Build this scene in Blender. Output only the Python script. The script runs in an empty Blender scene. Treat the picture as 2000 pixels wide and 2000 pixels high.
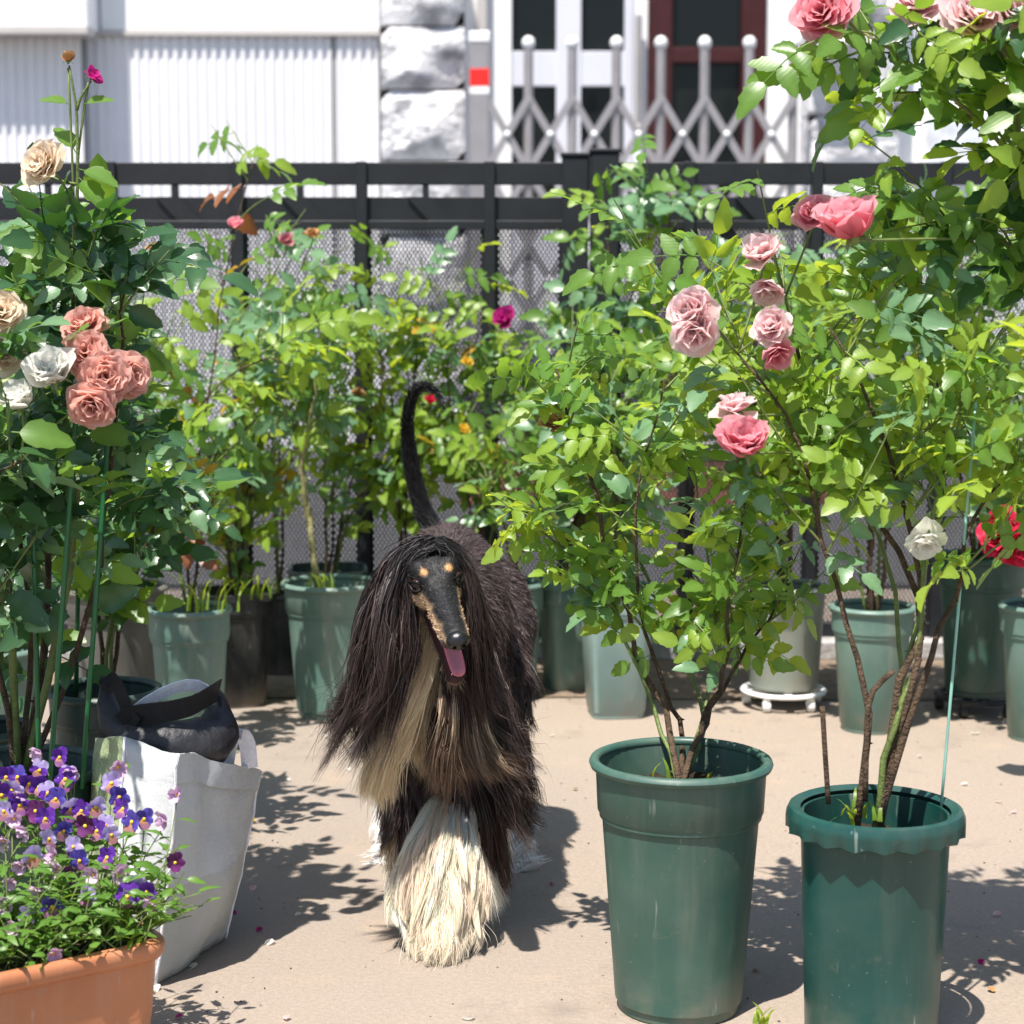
import bpy, bmesh, math, random
import numpy as np
from mathutils import Vector, Matrix, Quaternion, noise
from mathutils.bvhtree import BVHTree

# ------------------------------------------------------------------ camera, sky, sun, exposure
scene = bpy.context.scene
C = scene.collection
R = math.radians
CAMH, PITCH, FPX = 1.16, R(6.89), 3830.0
cam_d = bpy.data.cameras.new('camera'); cam = bpy.data.objects.new('camera', cam_d); C.objects.link(cam)
cam.location = (0, 0, CAMH); cam.rotation_euler = (R(90) - PITCH, 0, 0)
cam_d.sensor_width = 36; cam_d.lens = 36 * FPX / 2000; cam_d.clip_end = 400; cam_d.clip_start = .05
cam_d.dof.use_dof = True; cam_d.dof.focus_distance = 3.3; cam_d.dof.aperture_fstop = 5.2
scene.camera = cam
SUN_EL, SUN_AZ = R(67), R(28)           # high sun, behind the camera and to the left
w = bpy.data.worlds.new('World'); scene.world = w; w.use_nodes = True
nt = w.node_tree; nt.nodes.clear()
bg = nt.nodes.new('ShaderNodeBackground'); sky = nt.nodes.new('ShaderNodeTexSky'); out = nt.nodes.new('ShaderNodeOutputWorld')
sky.sky_type = 'NISHITA'; sky.sun_disc = False; sky.sun_elevation = SUN_EL; sky.sun_rotation = R(180) + SUN_AZ
bg.inputs['Strength'].default_value = .10
nt.links.new(sky.outputs[0], bg.inputs[0]); nt.links.new(bg.outputs[0], out.inputs[0])
sd = bpy.data.lights.new('sun', 'SUN'); sun = bpy.data.objects.new('sun', sd); C.objects.link(sun)
sd.energy = 5.0; sd.angle = R(.53); sd.color = (1, .95, .88)
sdir = Vector((math.sin(SUN_AZ) * math.cos(SUN_EL), math.cos(SUN_AZ) * math.cos(SUN_EL), -math.sin(SUN_EL)))
sun.rotation_euler = sdir.to_track_quat('-Z', 'Y').to_euler(); sun.location = (-2, -3, 8)
scene.view_settings.view_transform = 'Standard'; scene.view_settings.look = 'None'
scene.view_settings.gamma = 1; scene.view_settings.exposure = .85

scene.render.engine = 'CYCLES'; scene.cycles.max_bounces = 6; scene.cycles.diffuse_bounces = 3; scene.cycles.glossy_bounces = 2; scene.cycles.transmission_bounces = 3
rnd = random.Random(7)

def U(px, py, Y):
    """the point at distance Y from the camera seen at photo position (px, py)"""
    u, v = (px - 1000) / FPX, (1000 - py) / FPX
    t = Y / (math.cos(PITCH) + v * math.sin(PITCH))
    return Vector((u * t, Y, CAMH + t * (v * math.cos(PITCH) - math.sin(PITCH))))

# ------------------------------------------------------------------ helpers
def tag(o, label=None, cat=None, group=None, kind=None):
    if label: o['label'] = label
    if cat: o['category'] = cat
    if group: o['group'] = group
    if kind: o['kind'] = kind
    return o

def empty(name, loc=(0, 0, 0), rz=0):
    o = bpy.data.objects.new(name, None); C.objects.link(o); o.location = loc; o.rotation_euler = (0, 0, rz)
    o.empty_display_size = .05
    return o

def link(name, me, parent=None):
    o = bpy.data.objects.new(name, me); C.objects.link(o)
    if parent: o.parent = parent
    return o

class MB:
    def __init__(s): s.v = []; s.f = []
    def add(s, vs, fs):
        b = len(s.v); s.v += [tuple(v) for v in vs]; s.f += [tuple(i + b for i in f) for f in fs]; return s
    def box(s, c, d, rot=None):
        x, y, z = d[0] / 2, d[1] / 2, d[2] / 2
        vs = [Vector((i * x, j * y, k * z)) for i in (-1, 1) for j in (-1, 1) for k in (-1, 1)]
        if rot is not None: vs = [rot @ v for v in vs]
        c = Vector(c)
        return s.add([v + c for v in vs], [(0, 1, 3, 2), (4, 6, 7, 5), (0, 4, 5, 1), (2, 3, 7, 6), (0, 2, 6, 4), (1, 5, 7, 3)])
    def tube(s, pts, rad, n=6, cap=True):
        pts = [Vector(p) for p in pts]; m = len(pts)
        if not hasattr(rad, '__len__'): rad = [rad] * m
        vs = []; up = None
        for i, p in enumerate(pts):
            d = (pts[min(i + 1, m - 1)] - pts[max(i - 1, 0)])
            d = d.normalized() if d.length > 1e-9 else Vector((0, 0, 1))
            if up is None: up = Vector((1, 0, 0)) if abs(d.x) < .8 else Vector((0, 1, 0))
            a = (up - d * up.dot(d)).normalized(); b = d.cross(a); up = a
            for k in range(n):
                t = 2 * math.pi * k / n
                vs.append(p + (a * math.cos(t) + b * math.sin(t)) * rad[i])
        fs = [(i * n + k, i * n + (k + 1) % n, (i + 1) * n + (k + 1) % n, (i + 1) * n + k) for i in range(m - 1) for k in range(n)]
        if cap: fs += [tuple(reversed(range(n))), tuple((m - 1) * n + k for k in range(n))]
        return s.add(vs, fs)
    def lathe(s, prof, n=40, e=2.0, wob=None):
        vs = []
        for j, (r, z) in enumerate(prof):
            for k in range(n):
                t = 2 * math.pi * k / n
                q = (abs(math.cos(t)) ** e + abs(math.sin(t)) ** e) ** (-1 / e)
                zz = z + (wob(j, t) if wob else 0)
                vs.append((r * q * math.cos(t), r * q * math.sin(t), zz))
        fs = [(j * n + k, j * n + (k + 1) % n, (j + 1) * n + (k + 1) % n, (j + 1) * n + k) for j in range(len(prof) - 1) for k in range(n)]
        return s.add(vs, fs)
    def disc(s, r, z, n=40, e=2.0, bump=0, rg=None):
        vs = [(0, 0, z + bump)]
        for ring in (.35, .7, 1.0):
            for k in range(n):
                t = 2 * math.pi * k / n
                q = (abs(math.cos(t)) ** e + abs(math.sin(t)) ** e) ** (-1 / e) * ring * r
                vs.append((q * math.cos(t), q * math.sin(t), z + (rg.uniform(-.006, .006) if rg else 0)))
        fs = [(0, 1 + k, 1 + (k + 1) % n) for k in range(n)]
        for g in (0, 1):
            fs += [(1 + g * n + k, 1 + (g + 1) * n + k, 1 + (g + 1) * n + (k + 1) % n, 1 + g * n + (k + 1) % n) for k in range(n)]
        return s.add(vs, fs)
    def ball(s, c, r, n=10, m=7, sc=(1, 1, 1)):
        vs = []; c = Vector(c)
        for j in range(m + 1):
            p = math.pi * j / m
            for k in range(n):
                t = 2 * math.pi * k / n
                vs.append(c + Vector((math.sin(p) * math.cos(t) * sc[0], math.sin(p) * math.sin(t) * sc[1], math.cos(p) * sc[2])) * r)
        return s.add(vs, [(j * n + k, (j + 1) * n + k, (j + 1) * n + (k + 1) % n, j * n + (k + 1) % n) for j in range(m) for k in range(n)])
    def mesh(s, name, mat, smooth=True):
        me = bpy.data.meshes.new(name); me.from_pydata(s.v, [], s.f); me.validate()
        if mat:
            for mm in (mat if isinstance(mat, (list, tuple)) else [mat]): me.materials.append(mm)
        if smooth: me.polygons.foreach_set('use_smooth', [True] * len(me.polygons))
        me.update(); return me
    def build(s, name, mat, parent=None, smooth=True, auto=None, bevel=0):
        me = s.mesh(name, mat, smooth)
        if bevel or auto is not None:
            bm = bmesh.new(); bm.from_mesh(me)
            bmesh.ops.recalc_face_normals(bm, faces=bm.faces)
            if bevel: bmesh.ops.bevel(bm, geom=[e for e in bm.edges], offset=bevel, segments=1, affect='EDGES')
            bm.to_mesh(me); bm.free()
        if auto is not None: me.set_sharp_from_angle(angle=R(auto))
        return link(name, me, parent)

def catmull(P, n):
    P = [Vector(p) for p in P]; P = [P[0] * 2 - P[1]] + P + [P[-1] * 2 - P[-2]]; m = len(P) - 3; o = []
    for i in range(n):
        t = i / (n - 1) * m; k = min(int(t), m - 1); t -= k; a, b, c, d = P[k:k + 4]
        o.append(.5 * ((2 * b) + (c - a) * t + (2 * a - 5 * b + 4 * c - d) * t * t + (3 * b - a - 3 * c + d) * t ** 3))
    return o

# ------------------------------------------------------------------ materials
MATS = {}
class N:
    """small node-graph helper"""
    def __init__(s, name):
        s.m = bpy.data.materials.new(name); s.m.use_nodes = True; s.t = s.m.node_tree; s.t.nodes.clear()
        s.out = s('ShaderNodeOutputMaterial'); MATS[name] = s.m
    def __call__(s, ty, **k):
        n = s.t.nodes.new(ty)
        for a, b in k.items():
            if a.startswith('i_'): s.set(n, a[2:], b)
            else: setattr(n, a, b)
        return n
    def set(s, n, key, val):
        key = key.replace('_', ' ')
        try: key = int(key)
        except ValueError: pass
        sk = n.inputs[key]
        if isinstance(val, bpy.types.NodeSocket): s.t.links.new(val, sk)
        elif isinstance(val, (tuple, list)) and len(val) == 3 and sk.type == 'RGBA': sk.default_value = (*val, 1)
        else: sk.default_value = val
    def coord(s, which='Object', scale=(1, 1, 1)):
        c = s('ShaderNodeTexCoord'); mp = s('ShaderNodeMapping'); s.t.links.new(c.outputs[which], mp.inputs[0]); mp.inputs['Scale'].default_value = scale
        return mp.outputs[0]
    def noise(s, vec, sc, det=4, rough=.55, lo=.35, hi=.65):
        n = s('ShaderNodeTexNoise', i_Vector=vec, i_Scale=sc, i_Detail=det, i_Roughness=rough)
        r = s('ShaderNodeMapRange', i_Value=n.outputs[0]); r.inputs[1].default_value = lo; r.inputs[2].default_value = hi
        return r.outputs[0]
    def mix(s, f, a, b, mode='MIX'):
        n = s('ShaderNodeMix', data_type='RGBA', blend_type=mode)
        for k, v in ((0, f), (6, a), (7, b)):
            sk = n.inputs[k]
            if isinstance(v, bpy.types.NodeSocket): s.t.links.new(v, sk)
            elif k == 0: sk.default_value = v
            else: sk.default_value = (*v, 1) if len(v) == 3 else v
        return n.outputs[2]
    def mul(s, a, b, op='MULTIPLY'):
        n = s('ShaderNodeMath', operation=op)
        for k, v in ((0, a), (1, b)):
            if isinstance(v, bpy.types.NodeSocket): s.t.links.new(v, n.inputs[k])
            else: n.inputs[k].default_value = v
        return n.outputs[0]
    def bump(s, h, st=.3, dist=.01):
        return s('ShaderNodeBump', i_Height=h, i_Strength=st, i_Distance=dist).outputs[0]
    def bsdf(s, **k):
        b = s('ShaderNodeBsdfPrincipled')
        for a, v in k.items(): s.set(b, a, v)
        return b.outputs[0]
    def fin(s, sh):
        s.t.links.new(sh, s.out.inputs[0]); return s.m

def plain(name, col, rough=.5, spec=.5, metal=0, var=.15, sc=12, bump=0):
    n = N(name); v = n.coord(); f = n.noise(v, sc)
    c = n.mix(f, tuple(x * (1 - var) for x in col), tuple(min(1, x * (1 + var)) for x in col))
    k = dict(Base_Color=c, Roughness=rough, Metallic=metal, Specular_IOR_Level=spec)
    if bump: k['Normal'] = n.bump(n.noise(v, sc * 4), bump, .005)
    return n.fin(n.bsdf(**k))

def m_ground():
    n = N('paving'); v = n.coord()
    fine = n.noise(v, 420, 3, .7, .3, .7); grit = n.noise(v, 110, 4, .65, .38, .62); big = n.noise(v, 1.3, 4, .6, .38, .62); med = n.noise(v, 7, 5, .6, .3, .7)
    sp = n('ShaderNodeSeparateXYZ', i_0=v)
    gx = n('ShaderNodeMapRange', i_Value=sp.outputs[0]); gx.inputs[1].default_value = -.75; gx.inputs[2].default_value = .35
    k = n.mul(n.mul(big, .5), n.mul(gx.outputs[0], .75), 'ADD')
    base = n.mix(k, (.24, .205, .175), (.335, .262, .198))
    base = n.mix(n.mul(med, .35), base, (.33, .275, .23))
    base = n.mix(n.mul(grit, .5), base, (.19, .155, .13)); base = n.mix(n.mul(fine, .5), base, (.46, .39, .33)); stn = n.noise(v, 2.6, 6, .7, .56, .70); base = n.mix(n.mul(stn, .5), base, (.17, .14, .12)); sd2 = n.noise(v, 5.5, 4, .6, .58, .75); base = n.mix(n.mul(sd2, .5), base, (.43, .32, .225)); drk = n.noise(v, 14, 6, .75, .62, .74); base = n.mix(n.mul(drk, .35), base, (.13, .105, .085))
    vo = n('ShaderNodeTexVoronoi', i_Vector=v, i_Scale=95.0); pk = n('ShaderNodeMapRange', i_Value=vo.outputs['Distance']); pk.inputs[1].default_value = .07; pk.inputs[2].default_value = .12; pk.inputs[3].default_value = 1; pk.inputs[4].default_value = 0
    gate = n.noise(v, 23, 2, .5, .55, .62)
    base = n.mix(n.mul(n.mul(pk.outputs[0], gate), .7), base, (.09, .07, .055))
    return n.fin(n.bsdf(Base_Color=base, Roughness=.9, Specular_IOR_Level=.3, Normal=n.bump(n.mul(fine, grit, 'ADD'), .5, .0025)))

def m_dirt():
    n = N('dirt'); v = n.coord(); a = n.noise(v, 30, 5, .65); b = n.noise(v, 200, 3, .7); c = n.noise(v, 3, 4)
    base = n.mix(a, (.28, .19, .12), (.48, .35, .24)); base = n.mix(n.mul(b, .4), base, (.55, .43, .32)); base = n.mix(n.mul(c, .3), base, (.3, .24, .19))
    return n.fin(n.bsdf(Base_Color=base, Roughness=.95, Normal=n.bump(n.mul(a, b, 'ADD'), .8, .012)))

def m_plastic(name, col, dust=(.34, .31, .25), damt=.35, rough=.42, z1=.38):
    n = N(name); v = n.coord(); inf = n('ShaderNodeObjectInfo')
    streak = n.noise(n.coord('Object', (30, 30, 2.2)), 1.0, 4, .6, .5, .75); blot = n.noise(v, 9, 5, .6, .42, .7); spk = n.noise(v, 130, 3, .6, .70, .76)
    c = n.mix(n.noise(v, 4, 3), tuple(x * .85 for x in col), tuple(min(1, x * 1.15) for x in col))
    sp = n('ShaderNodeSeparateXYZ', i_0=v); low = n('ShaderNodeMapRange', i_Value=sp.outputs[2]); low.inputs[1].default_value = .09; low.inputs[2].default_value = 0; low.inputs[3].default_value = 0; low.inputs[4].default_value = .6
    c = n.mix(n.mul(streak, damt), c, dust); c = n.mix(n.mul(blot, damt * .6), c, dust); c = n.mix(n.mul(low.outputs[0], blot), c, (.26, .2, .14))
    c = n.mix(n.mul(spk, .35), c, (.45, .5, .45)); scr = n.noise(n.coord('Object', (70, 70, 9)), 1.0, 2, .5, .70, .76); c = n.mix(n.mul(scr, .30), c, (.42, .47, .42)); mud = n.noise(v, 26, 5, .7, .60, .72); c = n.mix(n.mul(mud, damt * .9 + .06), c, (.30, .23, .16))
    rr = n('ShaderNodeMapRange', i_Value=blot); rr.inputs[3].default_value = rough; rr.inputs[4].default_value = rough + .25
    return n.fin(n.bsdf(Base_Color=c, Roughness=rr.outputs[0], Specular_IOR_Level=.5, Normal=n.bump(n.mul(blot, streak, 'ADD'), .08, .003)))

def m_leaf(name, a, b, trans, gloss=.32, tf=.38):
    n = N(name); inf = n('ShaderNodeObjectInfo'); v = n.coord()
    c = n.mix(inf.outputs['Random'], a, b); c = n.mix(n.mul(n.noise(v, 60, 3), .25), c, tuple(min(1, x * 1.5) for x in b))
    at = n('ShaderNodeAttribute', attribute_name='rib'); c = n.mix(n.mul(at.outputs['Fac'], .3), c, tuple(min(1, x * 1.9 + .01) for x in b))
    h = n('ShaderNodeTexWave', i_Vector=n.coord('Object', (1, 1, 1)), i_Scale=60.0, i_Distortion=3.0)
    sh = n.bsdf(Base_Color=c, Roughness=gloss, Specular_IOR_Level=.5, Normal=n.bump(h.outputs[1], .04, .002))
    tr = n('ShaderNodeBsdfTranslucent', i_Color=n.mix(inf.outputs['Random'], trans, tuple(x * .7 for x in trans)))
    mx = n('ShaderNodeMixShader', i_0=tf, i_1=sh, i_2=tr.outputs[0])
    return n.fin(mx.outputs[0])

def m_petal(name, base, edge, tf=.58, deep=None):
    n = N(name); at = n('ShaderNodeAttribute', attribute_name='rib'); inf = n('ShaderNodeObjectInfo')
    c = n.mix(at.outputs['Fac'], base, edge); c = n.mix(n.mul(inf.outputs['Random'], .35), c, deep or tuple(x * .86 for x in base))
    vn = n.noise(n.coord('Object', (14, 14, 3)), 20, 3); c = n.mix(n.mul(vn, .2), c, tuple(x * .85 for x in base))
    sh = n.bsdf(Base_Color=c, Roughness=.55, Specular_IOR_Level=.3, Sheen_Weight=.1)
    tr = n('ShaderNodeBsdfTranslucent', i_Color=c)
    return n.fin(n('ShaderNodeMixShader', i_0=tf, i_1=sh, i_2=tr.outputs[0]).outputs[0])

def m_hair(name, rough=.38, tf=.12, spec=.5):
    n = N(name); at = n('ShaderNodeAttribute', attribute_name='coat')
    sh = n.bsdf(Base_Color=at.outputs['Color'], Roughness=rough, Specular_IOR_Level=spec)
    tr = n('ShaderNodeBsdfTranslucent', i_Color=at.outputs['Color'])
    return n.fin(n('ShaderNodeMixShader', i_0=tf, i_1=sh, i_2=tr.outputs[0]).outputs[0])

m_ground(); m_dirt()
m_plastic('pot_faded_green', (.105, .20, .165)); m_plastic('pot_green', (.032, .088, .068), damt=.11); m_plastic('pot_teal', (.006, .055, .046), damt=.05, rough=.3)
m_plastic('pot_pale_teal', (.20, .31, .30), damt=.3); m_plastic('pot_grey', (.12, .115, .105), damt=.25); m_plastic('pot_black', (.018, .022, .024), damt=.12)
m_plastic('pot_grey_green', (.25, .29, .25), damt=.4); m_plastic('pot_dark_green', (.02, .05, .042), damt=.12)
m_plastic('terracotta', (.42, .155, .065), dust=(.5, .3, .2), damt=.25)
plain('soil', (.045, .03, .02), .95, .2, 0, .5, 60, .8)
m_leaf('leaf_mid', (.072, .160, .026), (.115, .215, .040), (.36, .58, .045), .36, .48); m_leaf('leaf_bright', (.15, .27, .032), (.22, .33, .045), (.60, .72, .05), .4, .52)
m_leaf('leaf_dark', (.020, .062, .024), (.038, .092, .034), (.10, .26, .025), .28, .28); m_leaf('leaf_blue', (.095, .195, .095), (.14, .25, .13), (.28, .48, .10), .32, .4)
m_leaf('leaf_yellow', (.35, .27, .02), (.42, .22, .02), (.55, .42, .03), .5, .4); m_leaf('leaf_red', (.16, .05, .025), (.22, .085, .03), (.4, .13, .04), .4, .35)
plain('cane_green', (.11, .15, .04), .5, .4, 0, .3, 30, .3); plain('cane_brown', (.085, .055, .033), .75, .3, 0, .45, 45, .8); plain('cane_pale', (.27, .25, .12), .65, .3, 0, .3, 40, .4)
plain('twig_green', (.13, .17, .05), .5, .4, 0, .3, 30)
m_petal('petal_peach', (.93, .75, .55), (.94, .85, .72)); m_petal('petal_coral', (.82, .40, .31), (.87, .58, .52)); m_petal('petal_white', (.90, .88, .80), (.92, .91, .88))
m_petal('petal_pink', (.88, .24, .32), (.90, .55, .58)); m_petal('petal_palepink', (.92, .56, .57), (.93, .84, .83)); m_petal('petal_red', (.55, .008, .03), (.68, .02, .09), .3)
m_petal('petal_magenta', (.5, .01, .2), (.6, .04, .3)); m_petal('petal_yellow', (.8, .5, .03), (.8, .6, .1)); m_petal('petal_dry', (.42, .2, .07), (.55, .35, .15), .2)
m_petal('viola_purple', (.06, .010, .22), (.16, .035, .40), .25); m_petal('viola_blue', (.035, .015, .22), (.12, .09, .45), .25); m_petal('viola_pink', (.52, .28, .50), (.70, .52, .66), .3)
m_petal('viola_lilac', (.36, .24, .62), (.62, .55, .80), .3); m_petal('viola_dark', (.05, .006, .05), (.16, .02, .15), .2); m_petal('viola_face', (.75, .38, .02), (.10, .015, .22), .2)
plain('viola_eye', (.8, .5, .03), .6)
# ------------------------------------------------------------------ more materials for the setting
def m_wall(name, col, var=.06):
    n = N(name); v = n.coord(); a = n.noise(v, 1.6, 5, .6); st = n.noise(n.coord('Object', (9, 9, .5)), 1, 4, .6, .45, .8)
    c = n.mix(a, tuple(x * (1 - var) for x in col), col); c = n.mix(n.mul(st, .18), c, tuple(x * .62 for x in col))
    return n.fin(n.bsdf(Base_Color=c, Roughness=.6, Specular_IOR_Level=.4))
m_wall('white_metal_cladding', (.82, .81, .83)); m_wall('white_render', (.88, .88, .88)); m_wall('shutter_beige', (.50, .47, .45)); m_wall('door_white', (.66, .67, .74))
def m_stone():
    n = N('white_stone'); v = n.coord(); a = n.noise(v, 4.5, 6, .62, .47, .60); b = n.noise(v, 22, 5, .6)
    c = n.mix(n.mul(a, .75), (.88, .87, .88), (.20, .20, .23)); c = n.mix(n.mul(b, .25), c, (.55, .54, .56))
    return n.fin(n.bsdf(Base_Color=c, Roughness=.85, Normal=n.bump(n.mul(a, b, 'ADD'), .6, .03)))
m_stone()
plain('black_metal', (.010, .011, .014), .5, .4, .0, .25, 8, .05); plain('steel', (.36, .335, .34), .4, .5, .45, .08, 6); plain('white_cap', (.82, .82, .82), .3)
plain('red_reflector', (.75, .015, .01), .25); plain('dark_red_frame', (.045, .009, .010), .5, .3); plain('white_plastic', (.78, .78, .76), .4); plain('black_rubber', (.02, .02, .02), .6)
plain('concrete', (.38, .36, .35), .9, .3, 0, .2, 20, .4); plain('asphalt', (.10, .10, .105), .9, .3, 0, .3, 90, .4); plain('brick_red', (.28, .12, .085), .85, .3, 0, .3, 14, .3)
plain('stake_green', (.005, .10, .028), .35, .5, 0, .15); plain('stake_pale', (.22, .45, .38), .4); plain('mesh_black', (.022, .022, .026), .5, .4)
plain('blind_white', (.6, .62, .66), .6)
n_ = N('dark_glass'); n_.fin(n_.bsdf(Base_Color=(.008, .010, .010), Roughness=.12, Specular_IOR_Level=.22))

# ------------------------------------------------------------------ ground
g = MB(); xs = np.linspace(-14, 14, 57); ys = np.linspace(-8, 7.2, 39)
for y in ys:
    for x in xs: g.v.append((float(x), float(y), 0))
for j in range(len(ys) - 1):
    for i in range(len(xs) - 1):
        a = j * len(xs) + i; g.f.append((a, a + 1, a + 1 + len(xs), a + len(xs)))
g.v = [(x, y, 0.0) for x, y, z in g.v]
tag(g.build('ground', MATS['paving']), kind='structure')
rg = random.Random(3)
d = MB(); M_ = 90; x0, x1 = -5, 5
for i in range(M_ + 1):
    x = x0 + (x1 - x0) * i / M_; ye = 5.30 - .02 * x + .05 * noise.noise((x * 2.2, 0, 3)) + .03 * noise.noise((x * 9, 1, 3))
    for k, f in enumerate((0, .12, .5, 1)): d.v.append((x, ye + (5.84 - ye) * f, .004 + (.018 * noise.noise((x * 4, f * 3, 9)) + .014 if 0 < f < 1 else 0)))
for i in range(M_):
    for k in range(3):
        a = i * 4 + k; d.f.append((a, a + 4, a + 5, a + 1))
tag(d.build('dirt_strip', MATS['dirt']), kind='structure')
cb = MB(); cb.box((0, 5.93, .03), (14, .17, .06)); tag(cb.build('fence_kerb', MATS['concrete'], smooth=False, bevel=.006), kind='structure')
st = MB(); st.box((0, 60, -.056), (240, 105.4, .12)); tag(st.build('street', MATS['asphalt'], smooth=False), kind='structure')

# ------------------------------------------------------------------ fence
FY = 5.93
def ZF(py): return U(1000, py, FY).z
def XF(px): return (px - 1000) / FPX * FY * 1.005
def fence_panel(label, posts, endpx):
    """posts: photo x of the bay posts; endpx: (x0, x1) of the thick end post"""
    t = empty('metal_fence', (XF((posts[0] + posts[-1]) / 2), FY, 0)); tag(t, label, 'fence', 'black fence panels')
    ox = t.location.x
    zt, zs0, zs1, zp, zm, zb = ZF(318), ZF(361), ZF(385), ZF(428), ZF(446), .10
    allp = sorted(posts + [sum(endpx) / 2]); a0, a1 = XF(allp[0]) - ox, XF(allp[-1]) - ox; cx, L = (a0 + a1) / 2, a1 - a0
    def bar(nm, c, dd, bev=.002): return MB().box((0, 0, 0), dd).build(nm, MATS['black_metal'], t, smooth=False, bevel=bev), c
    for nm, c, dd in (('rail', (cx, 0, (zt + zs0) / 2), (L, .04, zt - zs0)), ('rail', (cx, 0, (zs1 + zm) / 2), (L, .018, zs1 - zm)),
                      ('rail', (cx, -.012, (zp + zm) / 2 - .004), (L, .02, .026)), ('rail', (cx, 0, zb - .02), (L, .035, .05))):
        o, c = bar(nm, c, dd); o.location = c
    for p in posts:
        o, c = bar('post', (XF(p) - ox, -.004, 0), (.033, .052, zt - .045)); o.location = (XF(p) - ox, -.006, .045 + (zt - .04) / 2)
    w_ = XF(endpx[1]) - XF(endpx[0]); h = ZF(300 if endpx[0] > 1120 else 308) - .03
    o, c = bar('end_post', 0, (w_, .075, h), .004); o.location = (XF(sum(endpx) / 2) - ox, -.01, .03 + h / 2)
    capm = MB().box((0, 0, 0), (w_ + .008, .085, .012)).build('post_cap', MATS['black_metal'], o, smooth=False, bevel=.003); capm.location = (0, 0, h / 2 + .0065)
    for a, b in zip(allp[:-1], allp[1:]):
        xa, xb = XF(a) - ox + .0168, XF(b) - ox - .0168
        if b == allp[-1] and endpx[0] < 1120: xb = XF(endpx[0]) - ox
        if a == allp[0] and endpx[0] > 1120: xa = XF(endpx[1]) - ox
        xm = (xa + xb) / 2
        if xb - xa > .22:
            o, _ = bar('bracket', 0, (.018, .03, zs0 - zs1 + .01)); o.location = (xm, -.002, (zs0 + zs1) / 2)
            br = MB(); dx = .085; br.add([(-.035, -.02, 0), (.035, -.02, 0), (.035 + dx, -.02, zm - zs1), (-.035 + dx, -.02, zm - zs1), (-.035, -.012, 0), (.035, -.012, 0), (.035 + dx, -.012, zm - zs1), (-.035 + dx, -.012, zm - zs1)],
                     [(0, 3, 2, 1), (4, 5, 6, 7), (0, 1, 5, 4), (1, 2, 6, 5), (2, 3, 7, 6), (3, 0, 4, 7)])
            o = br.build('brace', MATS['black_metal'], t, smooth=False); o.location = (xm - .02, 0, zs1)
        # inner frame and diamond mesh
        fr = MB(); fw = .009
        for c, dd in (((xa + fw / 2, 0, (zm + zb) / 2), (fw, .02, zm - zb)), ((xb - fw / 2, 0, (zm + zb) / 2), (fw, .02, zm - zb))): fr.box(c, dd)
        fr.build('panel_frame', MATS['black_metal'], t, smooth=False)
        ms = MB(); pitch = .0125; wd = .0025; hgt = zm - zb; W = xb - xa; sl = .62   # wires rise 1, run sl
        k = -int(hgt * sl / pitch) - 1
        while k * pitch < W:
            for s_ in (1, -1):
                p0 = k * pitch
                u0 = max(0, -p0 / (hgt * sl)); u1 = min(1, (W - p0) / (hgt * sl))
                if u1 - u0 < .002: continue
                A = p0 + u0 * hgt * sl; B = p0 + u1 * hgt * sl
                if s_ < 0: A, B = W - A, W - B
                za, zc = zb + u0 * hgt, zb + u1 * hgt; y = .003 * s_
                ms.add([(xa + A - wd, y, za), (xa + A + wd, y, za), (xa + B + wd, y, zc), (xa + B - wd, y, zc), (xa + A, y - .003, za), (xa + B, y - .003, zc)],
                       [(0, 1, 2, 3), (0, 3, 5, 4), (1, 4, 5, 2)])
            k += 1
        ms.build('mesh_panel', MATS['mesh_black'], t, smooth=False)
    return t
fence_panel('black metal mesh fence behind the left pots and the dog', [-500, -255, -12, 232, 475, 712, 957], (1096, 1146))
fence_panel('black metal mesh fence behind the right-hand pots, right of the double post', [1340, 1584, 1830, 2070, 2310, 2550], (1150, 1204))

# ------------------------------------------------------------------ building across the street
BY = 13.0
def B(px, py, Y=BY): return U(px, py, Y)
def corr(name, pxa, pxb, z0, z1, Y, mat, parent, pitch=.0625, dep=.022):
    xa, xb = B(pxa, 500, Y).x, B(pxb, 500, Y).x; m = MB(); xs = []; x = xa; i = 0
    while x < xb:
        for fx, dy in ((0, 0), (.30, 0), (.5, 1), (.80, 1)): xs.append((min(x + fx * pitch, xb), dy * dep))
        x += pitch
    for x, dy in xs: m.v += [(x, Y - dy, z0), (x, Y - dy, z1)]
    for i in range(len(xs) - 1): m.f.append((2 * i, 2 * i + 2, 2 * i + 3, 2 * i + 1))
    return m.build(name, mat, parent, smooth=False)
def boxpx(name, pxa, pya, pxb, pyb, y0, y1, mat, parent, bevel=.004):
    a, b = B(pxa, pya, y0), B(pxb, pyb, y0)
    return MB().box(((a.x + b.x) / 2, (y0 + y1) / 2, (a.z + b.z) / 2), (abs(b.x - a.x), y1 - y0, abs(a.z - b.z))).build(name, mat, parent, smooth=False, bevel=bevel)
def root_to(t): pass
cl = empty('corrugated_building', (0, 0, 0)); tag(cl, 'white corrugated metal building with a plain band above, across the street at left', 'building')
zc = B(500, 62).z
corr('corrugated_panel', 172, 652, 0, zc - .02, BY - .02, MATS['white_metal_cladding'], cl); corr('corrugated_panel', 656, 742, 0, zc - .02, BY - .02, MATS['white_metal_cladding'], cl)
corr('corrugated_panel', -900, 170, 0, zc - .02, BY - .20, MATS['white_metal_cladding'], cl)
boxpx('joint_strip', 648, 62, 656, 560, BY - .058, BY - .043, MATS['black_metal'], cl)
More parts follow.
